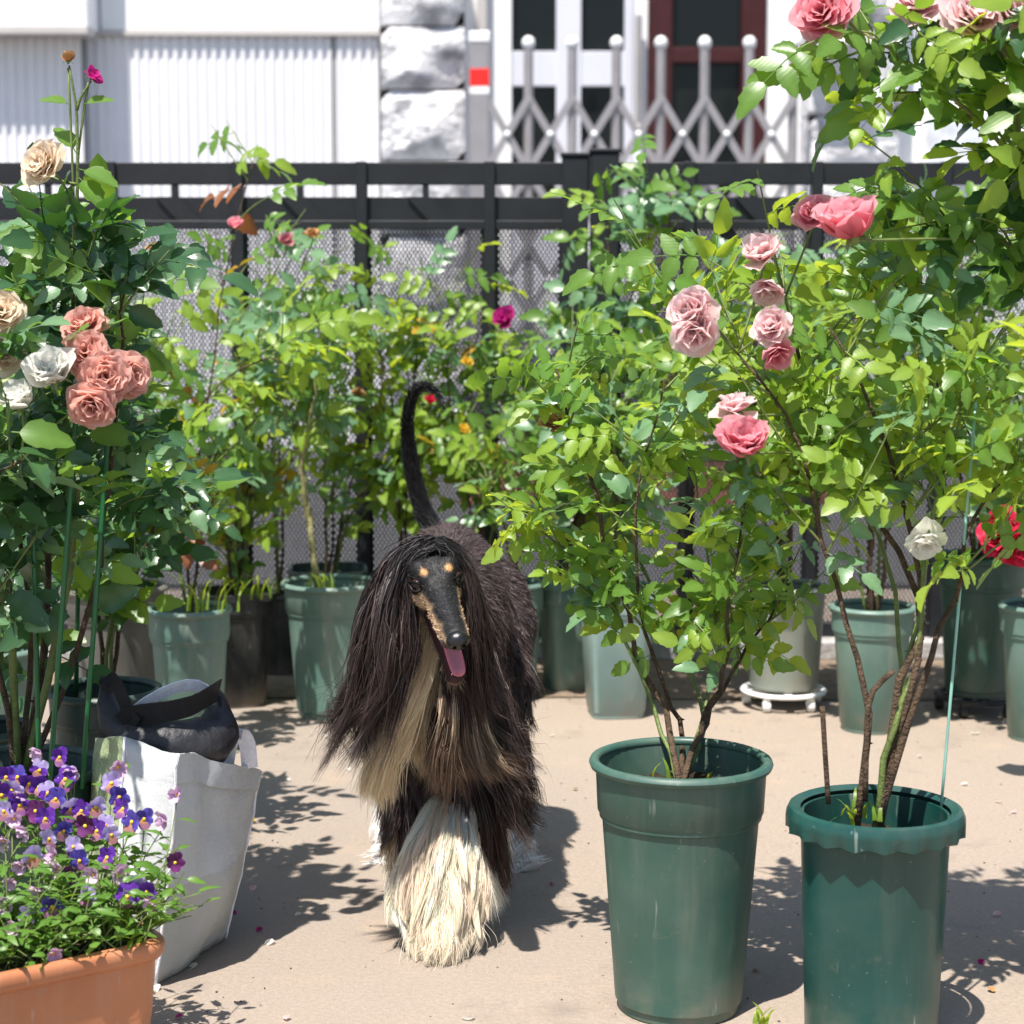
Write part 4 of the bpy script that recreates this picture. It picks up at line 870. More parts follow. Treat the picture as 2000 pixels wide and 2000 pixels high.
def strand_mesh(name, pts, rad, col, mat, tipcol=None):
    """pts (N,K,3), rad (N,), col (N,3): thin tapering strands"""
    Nn, K, _ = pts.shape; T = np.gradient(pts, axis=1); T = nrm(T)
    ref = nrm(rs.normal(size=(Nn, 1, 3))); A = nrm(np.cross(T, np.broadcast_to(ref, T.shape))); B_ = np.cross(T, A)
    tt = np.linspace(0, 1, K); prof = np.minimum(1, .55 + tt * 1.8) * (1 - tt ** 2.2) ** .8
    vs = np.empty((Nn, (K - 1) * 2 + 1, 3)); rad = rad * 1.2
    for k in range(K - 1):
        for j in range(2): vs[:, k * 2 + j] = pts[:, k] + A[:, k] * ((1 - 2 * j) * rad * max(prof[k], .12))[:, None]
    vs[:, -1] = pts[:, -1]; nvs = (K - 1) * 2 + 1
    loc = []
    for k in range(K - 2): loc += [k * 2, k * 2 + 1, k * 2 + 3, k * 2 + 2]
    nq = K - 2; tri = [(K - 2) * 2, (K - 2) * 2 + 1, nvs - 1]
    one = np.array(loc + tri); lt = np.array([4] * nq + [3]); off = (np.arange(Nn) * nvs)[:, None]
    allv = (one[None] + off).ravel().astype(np.int32); tot = np.tile(lt, Nn); st_ = np.r_[0, np.cumsum(tot)[:-1]].astype(np.int32)
    m = bpy.data.meshes.new(name); m.vertices.add(Nn * nvs); m.vertices.foreach_set('co', vs.astype(np.float32).ravel()); m.loops.add(len(allv)); m.loops.foreach_set('vertex_index', allv)
    m.polygons.add(len(tot)); m.polygons.foreach_set('loop_start', st_); m.polygons.foreach_set('use_smooth', np.ones(len(tot), bool)); m.update(calc_edges=True)
    cv = np.repeat(col[:, None], nvs, 1)
    if tipcol is not None:
        tv = np.repeat(tt[:-1], 2).tolist() + [1.0]; tv = np.array(tv)[None, :, None] ** 1.6; cv = cv * (1 - tv) + tipcol[:, None] * tv
    at = m.color_attributes.new('coat', 'FLOAT_COLOR', 'POINT'); at.data.foreach_set('color', np.concatenate([cv, np.ones((Nn, nvs, 1))], 2).astype(np.float32).ravel())
    m.materials.append(mat); return link(name, m, dog)

# surface samples for the coat
fv = np.array([list(p.vertices) for p in me.polygons if len(p.vertices) == 4]); pa = co[fv]
area = np.linalg.norm(np.cross(pa[:, 1] - pa[:, 0], pa[:, 3] - pa[:, 0]), axis=1)
def sample(mask, n):
    fm = mask[fv[:, 0]]; w_ = area * fm; idx = rs.choice(len(fv), n, p=w_ / w_.sum()); u, v = rs.rand(n, 1), rs.rand(n, 1); q = fv[idx]
    p = (co[q[:, 0]] * (1 - u) + co[q[:, 1]] * u) * (1 - v) + (co[q[:, 3]] * (1 - u) + co[q[:, 2]] * u) * v
    nn = nrm((no[q[:, 0]] + no[q[:, 2]])); return p, nn, reg_i[q[:, 0]], tl_t[q[:, 0]]

def grow(name, mask, n, length, flow, lift, K, rad, clump=.5, ng=None, wave=0., grav=.0, mat=HAIR, colf=None, tip=None, keep=None, cvar=.25, frizz=.0):
    """length(p,n)->(N,), flow(p,n)->(N,3): hair grown from the body, gathered into locks"""
    p, nn, ri, tt = sample(mask, n)
    if keep is not None:
        k = keep(p, nn); p, nn, ri, tt = p[k], nn[k], ri[k], tt[k]
    n = len(p)
    if n == 0: return
    col = coat_color(p, nn, ri, tt) if colf is None else colf(p, nn)
    ng = ng or max(1, n // 25); gi = rs.choice(n, min(ng, n), replace=False)
    L = length(p, nn); D = nrm(flow(p, nn)); gp, gn, gL, gD = p[gi], nn[gi], L[gi] * rs.uniform(.85, 1.15, len(gi)), D[gi]
    # march the guides, keeping them outside of the body
    pts = [gp]; cur = gp.copy(); dr = nrm(gD + gn * lift); ph = rs.uniform(0, 6.28, len(gi)); side = nrm(np.cross(gD, gn))
    for k in range(1, K):
        t = k / (K - 1); dr = nrm(dr + gD * .45 + np.array([0, 0, -1.]) * grav + side * (wave * np.sin(ph + t * 7.0))[:, None] + rs.normal(0, .05, gD.shape))
        cur = cur + dr * (gL / (K - 1))[:, None]
        if gL.max() > .02:
            for i in range(len(cur)):
                h = bvh.find_nearest(Vector(cur[i]))
                if h[0] is not None:
                    dv = Vector(cur[i]) - h[0]; dist = dv.dot(h[1]); mn = .002 + .006 * t
                    if dist < mn and dv.length < .08: cur[i] += np.array(h[1]) * (mn - dist)
            cur[:, 2] = np.maximum(cur[:, 2], .004)
        pts.append(cur.copy())
    G = np.stack(pts, 1)
    # strands follow their nearest guide
    out_ = np.empty(n, int)
    for a in range(0, n, 3000): out_[a:a + 3000] = np.linalg.norm(p[a:a + 3000, None] - gp[None], axis=2).argmin(1)
    rel = G[out_] - gp[out_][:, None]; sc = (L / (gL[out_] + 1e-9) * rs.uniform(.7, 1.1, n))[:, None, None]; rel = rel * np.clip(sc, .4, 1.25)
    tt_ = np.linspace(0, 1, K)[None, :, None]; dev = p - gp[out_]
    P = gp[out_][:, None] + rel + dev[:, None] * (1 - clump * tt_ ** 1.2) + rs.normal(0, 1, (n, 1, 3)) * (.0022 + .05 * L[:, None, None]) * tt_ * (.6 + frizz) + rs.normal(0, .0006 + frizz * .003, (n, K, 3)) * tt_
    P[:, :, 2] = np.maximum(P[:, :, 2], .003)
    col = np.clip(col * (1 + rs.normal(0, cvar, (n, 1))), .003, .95)
    return strand_mesh(name, P, rad * rs.uniform(.7, 1.3, n), col, mat, None if tip is None else tip(col))

M = lambda *names: np.isin(reg_i, [RN.index(x) for x in names])
Fv, Av, Uv = hl(co)
DOWN = np.array([0, 0, -1.])
def proj(v, n): return v - n * (v * n).sum(1, keepdims=True)
# short plush on the back, longer down the flanks
def len_t(p, n): return .014 + .062 * smooth(.54, .40, p[:, 2]) ** 1.3
def flow_t(p, n): return proj(np.tile([0.08, .35, -.75], (len(p), 1)) + n * .05, n) + DOWN * .15
tipb = lambda c: np.clip(c * 2.4 + .012, 0, .9)
grow('back_coat', M('torso', 'neck'), 40000, lambda p, n: .014 + .007 * rs.rand(len(p)), flow_t, .38, 3, .00040, .0, wave=.1, tip=tipb, keep=lambda p, n: (p[:, 2] > .46), frizz=.2)
grow('flank_coat', M('torso', 'chest', 'lf_up', 'rf_up'), 15000, len_t, flow_t, .55, 7, .00065, .65, 700, wave=.35, grav=.1, tip=tipb, keep=lambda p, n: p[:, 2] < .50 + .05 * rs.rand(len(p)))
# neck mane and chest ruff
grow('neck_coat', M('neck'), 7000, lambda p, n: .03 + .06 * smooth(.62, .5, p[:, 2]), flow_t, .3, 7, .0006, .4, 500, wave=.15, grav=.15, tip=tipb)
fr_ch = (M('chest', 'torso', 'neck') & (no[:, 1] < -.05) & (co[:, 2] < .60))
grow('chest_coat', fr_ch, 13000, lambda p, n: .07 + .07 * smooth(.55, .35, p[:, 2]), lambda p, n: proj(np.tile([-.12, -.1, -1.], (len(p), 1)), n), .3, 8, .0006, .7, 420, wave=.3, grav=.12, mat=HAIRP, tip=lambda c: np.clip(c * 1.25, 0, .9))
# the striding foreleg: full pale feathering, and dark upper arm
def flow_leg(cen, k=.3):
    def f(p, n):
        q = p - cen; q[:, 2] = 0; return nrm(q) * (k * (.25 + .75 * smooth(.05, .16, p[:, 2])))[:, None] + np.array([-.10 if k > .5 else -.05, -.05, -1.])
    return f
lm = M('lf_low', 'lf_paw')
grow('foreleg_feathering', lm, 17000, lambda p, n: .05 + .065 * smooth(.03, .16, p[:, 2]), flow_leg(np.array([V(897, 1700, 3.34)[0], 3.36, 0]), .55), .8, 8, .0007, .75, 330, wave=.18, grav=.2, mat=HAIRP, tip=lambda c: np.clip(c * 1.12 + .02, 0, .9), cvar=.10)
grow('upper_foreleg_coat', M('lf_up'), 4500, lambda p, n: .06 + .03 * rs.rand(len(p)), flow_leg(LF[0]), .5, 7, .00065, .65, 160, wave=.3, grav=.15, tip=tipb)
grow('rear_foreleg_feathering', M('rf_up', 'rf_low'), 7000, lambda p, n: .055 + .02 * rs.rand(len(p)), flow_leg(RF[1]), .5, 7, .0007, .7, 220, wave=.25, grav=.2, tip=tipb)
grow('haunch_coat', M('lh_up', 'rh_up'), 9000, lambda p, n: .016 + .05 * smooth(.48, .34, p[:, 2]), lambda p, n: proj(np.tile([.1, .25, -1.], (len(p), 1)), n), .25, 6, .0006, .2, 700, wave=.3, grav=.1, tip=tipb)
grow('hindleg_feathering', M('lh_low', 'lh_paw', 'rh_low', 'rh_paw'), 9000, lambda p, n: .05 + .02 * rs.rand(len(p)), lambda p, n: proj(np.tile([.0, -.1, -1.], (len(p), 1)), n) + n * .2, .6, 7, .0007, .7, 260, wave=.25, grav=.15, tip=lambda c: np.clip(c * 1.3 + .01, 0, .9))
tdir = np.array([np.array(tl[min(39, i + 1)] - tl[max(0, i - 1)]) for i in range(40)])
def flow_tail(p, n):
    i = np.linalg.norm(p[:, None] - np.array(tl)[None], axis=2).argmin(1); return nrm(tdir[i])
grow('tail_coat', M('tail'), 9000, lambda p, n: .012 + .024 * smooth(.88, .70, p[:, 2]), flow_tail, .10, 4, .00032, .0, 1500, tip=lambda c: c * 1.4)
# head: sleek short coat
def flow_head(p, n):
    f, a, u = hl(p); return proj(np.tile(-HF, (len(p), 1)) + np.sign(a)[:, None] * HA * .35 - HU * .2 * (f > .06)[:, None], n)
mface = M('skull', 'cheek', 'brow', 'muzzle', 'jaw') & ~((M('muzzle')) & (Fv > .188)) & ~(M('jaw') & ((no @ (HU * .8 + HF * .5)) > .2)) & ~(M('muzzle') & ((no @ HU) < -.6))
for s in (-1, 1):
    mface &= ~(np.linalg.norm(co - Hd(.056, s * .0285, .012), axis=1) < .0125)
grow('face_coat', mface, 15000, lambda p, n: .0045 + .003 * smooth(.10, .0, hl(p)[0]), flow_head, .16, 3, .00030, .1, 2500, cvar=.3, tip=lambda c: np.clip(c * 1.35, 0, .9))
grow('chin_hair', M('jaw') & ((no @ HU) < -.1), 700, lambda p, n: .010 + .006 * rs.rand(len(p)), lambda p, n: HF * .5 - HU + n * .3, .6, 4, .0003, .2, 150, colf=lambda p, n: np.tile([.20, .14, .095], (len(p), 1)))

# ear curtains and topknot: sheets of long locks between control lines
def sheet(name, lines, n, K, rad, thick, nclump, base, tipc, clump=.75, lmin=.72, wave=.010, mat=HAIR, cvar=.3, mixc=None, stagger=None, lockc=.0):
    """lines: control polylines (photo points with distance), hair runs along them"""
    Ls = np.array([[np.array(q) for q in catmull([U(*c) for c in ln], K)] for ln in lines])       # (m,K,3)
    m = len(lines); s = rs.rand(n); ck = rs.rand(nclump); ci = np.abs(s[:, None] - ck[None]).argmin(1)
    if nclump * 1. < n: ci = rs.randint(0, nclump, n); s = np.clip(ck[ci] + rs.normal(0, .55 / nclump ** .5 * .35, n), 0, 1)
    tt = np.linspace(0, 1, K)
    def ev(sv):
        x = sv * (m - 1); i = np.clip(x.astype(int), 0, m - 2); f = (x - i)[:, None, None]; return Ls[i] * (1 - f) + Ls[i + 1] * f
    dz_c = rs.normal(0, thick, (nclump, 3)); amp = rs.normal(0, wave, (nclump, 3)); ph = rs.uniform(0, 6.28, (nclump, 1)); fq = rs.uniform(5, 14, (nclump, 1)); ln_c = rs.uniform(lmin, 1.08, nclump)
    P = ev(s) * (1 - .0); Pc = ev(ck)[ci]
    cl = (clump * tt ** .8)[None, :, None] if stagger is None else np.zeros((1, K, 1)); P = P * (1 - cl) + Pc * cl
    P = P + (dz_c[ci])[:, None] * (.35 + .65 * tt)[None, :, None] + rs.normal(0, thick * .30, (n, 1, 3)) * (1 - .5 * tt)[None, :, None]
    P = P + (amp[ci])[:, None] * (np.sin(ph[ci] + rs.normal(0, .35, (n, 1)) + fq[ci] * tt[None]) * tt[None] ** 1.3)[:, :, None] + rs.normal(0, .004, (n, 1, 3)) * (tt ** 2)[None, :, None]
    fl_ = rs.rand(n) < .12; P[fl_] += rs.normal(0, .018, (fl_.sum(), 1, 3)) * (tt ** 1.5)[None, :, None]
    fac = np.clip(ln_c[ci] * rs.uniform(.8, 1.05, n), .4, 1.08)
    # shorten along the curve
    t0 = np.zeros((n, 1)) if stagger is None else np.clip(rs.rand(nclump, 1)[ci] + rs.normal(0, .06, (n, 1)), 0, 1) * (1 - stagger); fac = fac if stagger is None else fac * stagger
    x = np.clip(t0 + fac[:, None] * tt[None], 0, 1) * (K - 1); i = np.clip(x.astype(int), 0, K - 2); f = (x - i)[:, :, None]; ar = np.arange(n)[:, None]
    P = P[ar, i] * (1 - f) + P[ar, i + 1] * f
    if stagger is not None:                      # gather each lock towards its tip
        Lc = np.stack([P[ci == c_].mean(0) if (ci == c_).any() else P[0] for c_ in range(nclump)]); cl = (clump * tt ** 1.1)[None, :, None]; P = P * (1 - cl) + Lc[ci] * cl
        lift_ = np.c_[rs.normal(-.006, .012, nclump), -np.abs(rs.normal(.004, .008, nclump)), rs.normal(0, .004, nclump)]; P = P + lift_[ci][:, None] * (tt ** 1.5)[None, :, None]; P[:, :, 2] = np.maximum(P[:, :, 2], .003)
    col = np.tile(np.array(base), (n, 1))
    if mixc is not None: kk = (rs.rand(nclump) < mixc[1])[ci]; col[kk] = np.array(mixc[0])
    v_ = (1 + rs.normal(0, cvar, (n, 1))) * (1 + rs.normal(0, lockc, (nclump, 1)))[ci]; col = np.clip(col * v_, .003, .9); tc = np.clip(np.tile(np.array(tipc), (n, 1)) * v_, .003, .9)
    return strand_mesh(name, P, rad * rs.uniform(.7, 1.3, n), col, mat, tc)
HB, HT = (.010, .009, .0105), (.044, .027, .024)
# image-left ear, blown out to the left
sheet('ear_hair', [[(834, 1066, 3.262), (808, 1092, 3.250), (796, 1140, 3.240), (794, 1210, 3.225), (790, 1290, 3.21), (772, 1380, 3.21), (742, 1460, 3.22)],
                   [(832, 1060, 3.275), (788, 1092, 3.250), (762, 1170, 3.225), (748, 1280, 3.20), (728, 1390, 3.20), (696, 1510, 3.21)],
                   [(824, 1060, 3.29), (768, 1098, 3.255), (738, 1180, 3.225), (722, 1290, 3.21), (702, 1385, 3.21), (660, 1475, 3.21)],
                   [(814, 1066, 3.31), (754, 1112, 3.27), (718, 1190, 3.25), (704, 1290, 3.24), (686, 1370, 3.23), (628, 1420, 3.23)]], 11500, 14, .00062, .010, 115, HB, HT, wave=.024, lmin=.45, mixc=((.040, .025, .022), .3), lockc=.25)
# image-right ear, hanging close
sheet('ear_hair', [[(862, 1060, 3.262), (886, 1082, 3.255), (902, 1130, 3.245), (908, 1220, 3.235), (908, 1320, 3.24), (906, 1400, 3.25)],
                   [(862, 1056, 3.275), (896, 1085, 3.26), (912, 1150, 3.25), (920, 1240, 3.25), (928, 1330, 3.27), (938, 1410, 3.28)],
                   [(864, 1058, 3.29), (906, 1095, 3.275), (924, 1170, 3.27), (936, 1260, 3.28), (950, 1340, 3.30), (978, 1400, 3.32)]], 6500, 14, .0006, .007, 80, HB, HT, wave=.016, lmin=.6, mixc=((.035, .022, .020), .2))
# topknot falling from the parting
sheet('topknot', [[(848, 1074, 3.222), (836, 1082, 3.222), (820, 1098, 3.228), (804, 1126, 3.236)], [(848, 1050, 3.25), (828, 1060, 3.245), (802, 1086, 3.238), (780, 1130, 3.23)], [(840, 1050, 3.27), (812, 1060, 3.26), (784, 1085, 3.25), (752, 1135, 3.24)]], 2600, 8, .0005, .003, 60, HB, (.016, .013, .014), wave=.003)
sheet('topknot', [[(852, 1074, 3.222), (866, 1080, 3.224), (882, 1094, 3.232), (896, 1118, 3.24)], [(854, 1054, 3.245), (872, 1063, 3.242), (892, 1085, 3.245), (906, 1120, 3.245)], [(856, 1050, 3.27), (880, 1062, 3.262), (900, 1090, 3.262), (916, 1130, 3.262)]], 2000, 8, .0005, .003, 50, HB, (.016, .013, .014), wave=.003)
# blond throat and chest fall
sheet('chest_fall', [[(824, 1215, 3.30), (798, 1310, 3.28), (760, 1400, 3.27), (722, 1490, 3.27), (704, 1555, 3.28)], [(838, 1240, 3.29), (814, 1330, 3.26), (778, 1420, 3.25), (742, 1505, 3.26), (728, 1575, 3.27)], [(852, 1280, 3.28), (834, 1350, 3.26), (800, 1420, 3.26), (768, 1500, 3.28), (758, 1565, 3.30)]], 5500, 10, .00062, .008, 70, CREAM, CREAM * 1.05, wave=.010, mat=HAIRP, cvar=.14)
sheet('chest_fall', [[(870, 1330, 3.28), (868, 1400, 3.26), (850, 1480, 3.27), (835, 1560, 3.29)], [(900, 1330, 3.30), (905, 1410, 3.28), (915, 1480, 3.28), (960, 1530, 3.29)], [(930, 1330, 3.33), (945, 1420, 3.31), (970, 1480, 3.31), (1020, 1510, 3.32)]], 5000, 10, .0006, .012, 70, (.03, .018, .014), (.16, .10, .065), wave=.010, mixc=((.50, .38, .26), .30))
sheet('flank_fall', [[(945, 1250, 3.40), (965, 1330, 3.36), (978, 1400, 3.35), (1000, 1460, 3.36)], [(940, 1320, 3.38), (968, 1400, 3.34), (995, 1470, 3.34), (1040, 1520, 3.35)], [(930, 1420, 3.36), (980, 1480, 3.33), (1015, 1540, 3.33), (1040, 1570, 3.34)], [(930, 1500, 3.38), (985, 1570, 3.35), (1015, 1620, 3.36), (1030, 1650, 3.37)]], 6500, 10, .0006, .014, 90, (.028, .018, .016), (.075, .05, .045), wave=.018, mixc=((.36, .28, .21), .16))
sheet('leg_fall', [[(930, 1540, 3.38), (950, 1610, 3.36), (955, 1670, 3.36), (960, 1730, 3.37)], [(960, 1560, 3.40), (980, 1620, 3.40), (985, 1680, 3.40), (990, 1740, 3.41)]], 2600, 9, .00065, .012, 40, (.03, .018, .014), (.10, .055, .04), wave=.006)

PALE_ = np.array([.96, .81, .66])
sheet('foreleg_fall', [[(845, 1565, 3.41), (806, 1640, 3.35), (776, 1750, 3.30), (800, 1868, 3.26)], [(862, 1555, 3.40), (838, 1650, 3.31), (828, 1770, 3.26), (838, 1888, 3.215)], [(880, 1555, 3.40), (882, 1650, 3.30), (880, 1770, 3.245), (872, 1890, 3.205)], [(905, 1565, 3.41), (930, 1650, 3.34), (940, 1750, 3.29), (915, 1874, 3.25)]], 21000, 12, .00036, .009, 130, PALE_, PALE_ * .98, wave=.010, mat=HAIRP, cvar=.06, stagger=.38, clump=.85, lockc=.14)
sheet('paw_fall', [[(806, 1770, 3.30), (796, 1820, 3.27), (812, 1880, 3.245)], [(840, 1790, 3.245), (836, 1840, 3.215), (842, 1890, 3.205)], [(880, 1790, 3.24), (880, 1840, 3.21), (876, 1891, 3.20)], [(925, 1770, 3.29), (930, 1820, 3.27), (912, 1882, 3.24)]], 4000, 9, .00044, .006, 30, PALE_, PALE_, wave=.008, mat=HAIRP, cvar=.06)
# eyes, nose, tongue, teeth
n_ = N('eye_dark'); c_ = n_('ShaderNodeAttribute', attribute_name='rib'); n_.fin(n_.bsdf(Base_Color=n_.mix(c_.outputs['Fac'], (.035, .014, .007), (.004, .003, .003)), Roughness=.12, Specular_IOR_Level=.4))
plain('nose_black', (.006, .006, .007), .3, .55, 0, .2, 300, .12); plain('nostril_black', (.002, .002, .002), .8, .1); plain('eyelid_black', (.006, .005, .005), .7, .15); plain('tooth', (.75, .68, .52), .3); plain('eye_white', (.16, .14, .14), .35, .4)
nt_ = N('tongue_pink'); at_ = nt_('ShaderNodeAttribute', attribute_name='rib'); nt_.fin(nt_.bsdf(Base_Color=nt_.mix(at_.outputs['Fac'], (.30, .10, .15), (.58, .15, .20)), Roughness=.35, Specular_IOR_Level=.5, Subsurface_Weight=.15, Subsurface_Scale=.01, Normal=nt_.bump(nt_.noise(nt_.coord(), 700), .25, .001)))
def ori(fwd, up):
    z = Vector(fwd).normalized(); y = (Vector(up) - z * Vector(up).dot(z)).normalized(); x = y.cross(z); return Matrix((x, y, z)).transposed()
for s in (-1, 1):
    c = Vector(Hd(.054, s * .0285, .012)); fw = Vector(HF) * .72 + Vector(HA) * s * .66 + Vector(HU) * .12; Mo = ori(fw, HU); mb = MB(); ribs = []
    mb.ball((0, 0, 0), .0105, 20, 14); ribs = [1.0 if v[2] > .0088 else 0.0 for v in mb.v]
    e = mb.mesh('eye', MATS['eye_dark']); ribattr(e, ribs); eo = put('eye', e, dog, c, Mo, HS)
    ld = MB()
    for sg, wd in ((1, .0105), (-1, .0105)):
        pts = []
        for i in range(13):
            a = math.pi * i / 12; x = math.cos(a) * .0118; y = math.sin(a) * (.0078 if sg > 0 else .0068) * sg; z = math.sqrt(max(0, .0112 ** 2 - (x * x + y * y) * .8)); pts.append((x, y, z))
        ld.tube(pts, [.0008 + .0009 * math.sin(math.pi * i / 12) for i in range(13)], 6)
    ld.build('eyelid', MATS['eyelid_black'], eo)
    wt = MB().tube([(math.cos(a) * .0085, -abs(math.sin(a)) * .0055, .0088 - .001 * abs(math.cos(a))) for a in [math.pi * i / 8 for i in range(9)]], [.0002 + .0005 * math.sin(math.pi * i / 8) for i in range(9)], 5); wt.build('eye_white', MATS['eye_white'], eo)
nm = MB(); nm.ball((0, 0, 0), 1, 20, 14); vv = []
for x, y, z in nm.v:                                            # x: side, y: up, z: forward
    k = 1 - .28 * max(0, -y); x2, y2, z2 = x * .0170 * k, y * .0145, z * .0135
    for s in (-1, 1):
        d = math.hypot(x2 - s * .0068, y2 + .0042)
        if z > 0 and d < .0052: z2 -= .005 * (1 - d / .0052)
    if abs(x) < .12 and z > 0 and y < -.15: z2 -= .0010
    vv.append((x2, y2, z2))
nm.v = vv; no_ = put('nose', nm.mesh('nose', MATS['nose_black']), dog, Vector(Hd(.198, 0, .000)), ori(HF, HU), HS)
for s in (-1, 1): MB().ball((s * .0068, -.0046, .0096), .0034, 10, 6, (1, .8, .35)).build('nostril', MATS['nostril_black'], no_)
tg = MB(); ribs = []; cl_ = [Hd(.045, 0, -.036), Hd(.075, .002, -.052), Hd(.100, .004, -.068), Hd(.118, .006, -.086), Hd(.130, .007, -.098), Hd(.134, .008, -.106)]; cl_ = catmull([Vector(c) for c in cl_], 13)
for i, c in enumerate(cl_):
    t = i / 12; wd = (.0095 + .0045 * math.sin(math.pi * min(1, t * 1.0))) * (1 if t < .8 else math.sqrt(max(.06, 1 - ((t - .8) / .2) ** 2)) * .9 + .1); d = (cl_[min(12, i + 1)] - cl_[max(0, i - 1)]).normalized(); a = Vector(HA); nrm_ = a.cross(d).normalized()
    if nrm_.dot(Vector(HU)) < 0 and t < .5: nrm_ = -nrm_
    if nrm_.dot(Vector(HF) + Vector(HU)) < 0: nrm_ = -nrm_
    for j in range(12):
        th = 2 * math.pi * j / 12; x = math.cos(th) * wd; y = math.sin(th) * .0032 - .0022 * math.exp(-(x / .003) ** 2) + .003 * (x / wd) ** 2; tg.v.append(tuple(c + a * x + nrm_ * y)); ribs.append(min(1, abs(math.cos(th)) ** 4 * .7 + smooth(.75, 1., t) * .8))
for i in range(12):
    for j in range(12): tg.f.append((i * 12 + j, i * 12 + (j + 1) % 12, (i + 1) * 12 + (j + 1) % 12, (i + 1) * 12 + j))
tg.f += [tuple(reversed(range(12))), tuple(144 + j for j in range(12))]
e = tg.mesh('tongue', MATS['tongue_pink']); ribattr(e, ribs); link('tongue', e, dog)
for s in (-1, 1):
    b0 = JT + HA * s * .0085 + HU * .006 - HF * .012; tm = MB().tube([Vector(b0), Vector(b0 + HU * .007 + HF * .003), Vector(b0 + HU * .013 + HF * .004)], [.0026, .002, .0004], 7); tm.build('tooth', MATS['tooth'], dog)
for k in range(-2, 3):
    b0 = JT + HA * (k * .0028 + .001) + HU * .008 + HF * .004; MB().tube([Vector(b0), Vector(b0 + HU * .005)], [.0014, .0011], 5).build('tooth', MATS['tooth'], dog)
# ------------------------------------------------------------------ tote bag with a black pouch on top
def ring_loft(rings, closed=True):
    m = MB(); n = len(rings[0])
    for r_ in rings: m.v += [tuple(p) for p in r_]
    for j in range(len(rings) - 1):
        for i in range(n if closed else n - 1): m.f.append((j * n + i, j * n + (i + 1) % n, (j + 1) * n + (i + 1) % n, (j + 1) * n + i))
    return m
nb = N('bag_woven'); v_ = nb.coord(); sp_ = nb('ShaderNodeSeparateXYZ', i_0=v_); mr = nb('ShaderNodeMapRange', i_Value=sp_.outputs[2]); mr.inputs[1].default_value = .168; mr.inputs[2].default_value = .172
wv = nb('ShaderNodeTexWave', i_Vector=v_, i_Scale=260.0, bands_direction='Z'); cr = nb.noise(v_, 18, 5, .6)
nb.fin(nb.bsdf(Base_Color=nb.mix(nb.mul(cr, .12), nb.mix(mr.outputs[0], (.60, .62, .60), (.70, .73, .74)), (.5, .52, .5)), Roughness=.34, Specular_IOR_Level=.5, Normal=nb.bump(nb.mul(nb.mul(wv.outputs[1], .2), nb.mul(cr, nb.noise(nb.coord('Object', (14, 14, 40)), 1.0, 4, .6), 'ADD'), 'ADD'), .7, .007)))  # lower part toned greyer: shade under the bag's bulge put into the colour
plain('bag_side_olive', (.30, .36, .20), .4, .5, 0, .15, 20, .3); plain('webbing_white', (.80, .80, .84), .7, .3, 0, .1, 80, .3); plain('nylon_black', (.022, .022, .026), .5, .45, 0, .25, 14, .25); plain('webbing_black', (.009, .009, .011), .6, .4, 0, .5, 260, .5)
bag = empty('tote_bag', (-.60, 3.2, 0)); tag(bag, 'white woven tote bag with shade painted into its lower part, standing behind the violas', 'bag')
b0 = bag.location
Nt, Mt, Lt, Rt = U(347, 1467, 3.08), U(245, 1444, 3.12), U(189, 1434, 3.22), U(509, 1504, 3.36)
Nb, Mb, Lb, Rb = Vector((-.583, 3.10, .004)), Vector((-.652, 3.125, .004)), Vector((-.715, 3.16, .004)), Vector((-.503, 3.33, .004))
Bt, Bb = Lt + (Rt - Nt) * 1.0 + Vector((0, 0, -.005)), Lb + (Rb - Nb)
def side(a, b, n, out_): return [(a.lerp(b, i / n), out_ * math.sin(math.pi * i / n)) for i in range(n)]
def ring(h):
    P = []
    for (t0, t1), (q0, q1), n in (((Nt, Rt), (Nb, Rb), 16), ((Rt, Bt), (Rb, Bb), 12), ((Bt, Lt), (Bb, Lb), 12), ((Lt, Mt), (Lb, Mb), 6), ((Mt, Nt), (Mb, Nb), 8)):
        for i in range(n):
            f = i / n; p = q0.lerp(q1, f).lerp(t0.lerp(t1, f), h); d = (t1 - t0); nn = Vector((d.y, -d.x, 0)).normalized(); bul = math.sin(math.pi * min(1, max(0, f * .9 + .05))) * 2.6 * (h / .42 if h < .42 else 1 - (h - .42) / .58 * .9)
            p = p + nn * (.014 * bul + .016 * noise.noise((p.x * 14, p.y * 14, p.z * 10)) * math.sin(math.pi * min(1, f * 1.0 + .05)) + .006 * noise.noise((p.x * 45, p.y * 60, p.z * 26)))
            p.z += .008 * noise.noise((p.x * 12, p.y * 12, 7)) * h; P.append(p - b0)
    return P
rings = [ring(j / 16) for j in range(17)]
m = ring_loft(rings); m.f.append(tuple(range(len(rings[0]) - 1, -1, -1)))
inner = [[p * .985 + Vector((0, 0, .0)) for p in r_] for r_ in reversed(rings[8:])]; nn = len(rings[0]); base = len(m.v)
for r_ in inner: m.v += [tuple(p) for p in r_]
for j in range(len(inner) - 1):
    for i in range(nn): m.f.append((base + j * nn + i, base + j * nn + (i + 1) % nn, base + (j + 1) * nn + (i + 1) % nn, base + (j + 1) * nn + i))
for i in range(nn): m.f.append((16 * nn + i, 16 * nn + (i + 1) % nn, base + (i + 1) % nn, base + i))
m.build('bag_body', MATS['bag_woven'], bag)
k0 = 16 + 12 + 12
op = MB(); rr = [[rings[j][i % nn] + Vector((-.002, -.003, 0)) for i in range(k0, k0 + 7)] for j in range(17)]
ring_loft(rr, False).build('side_panel', MATS['bag_side_olive'], bag)
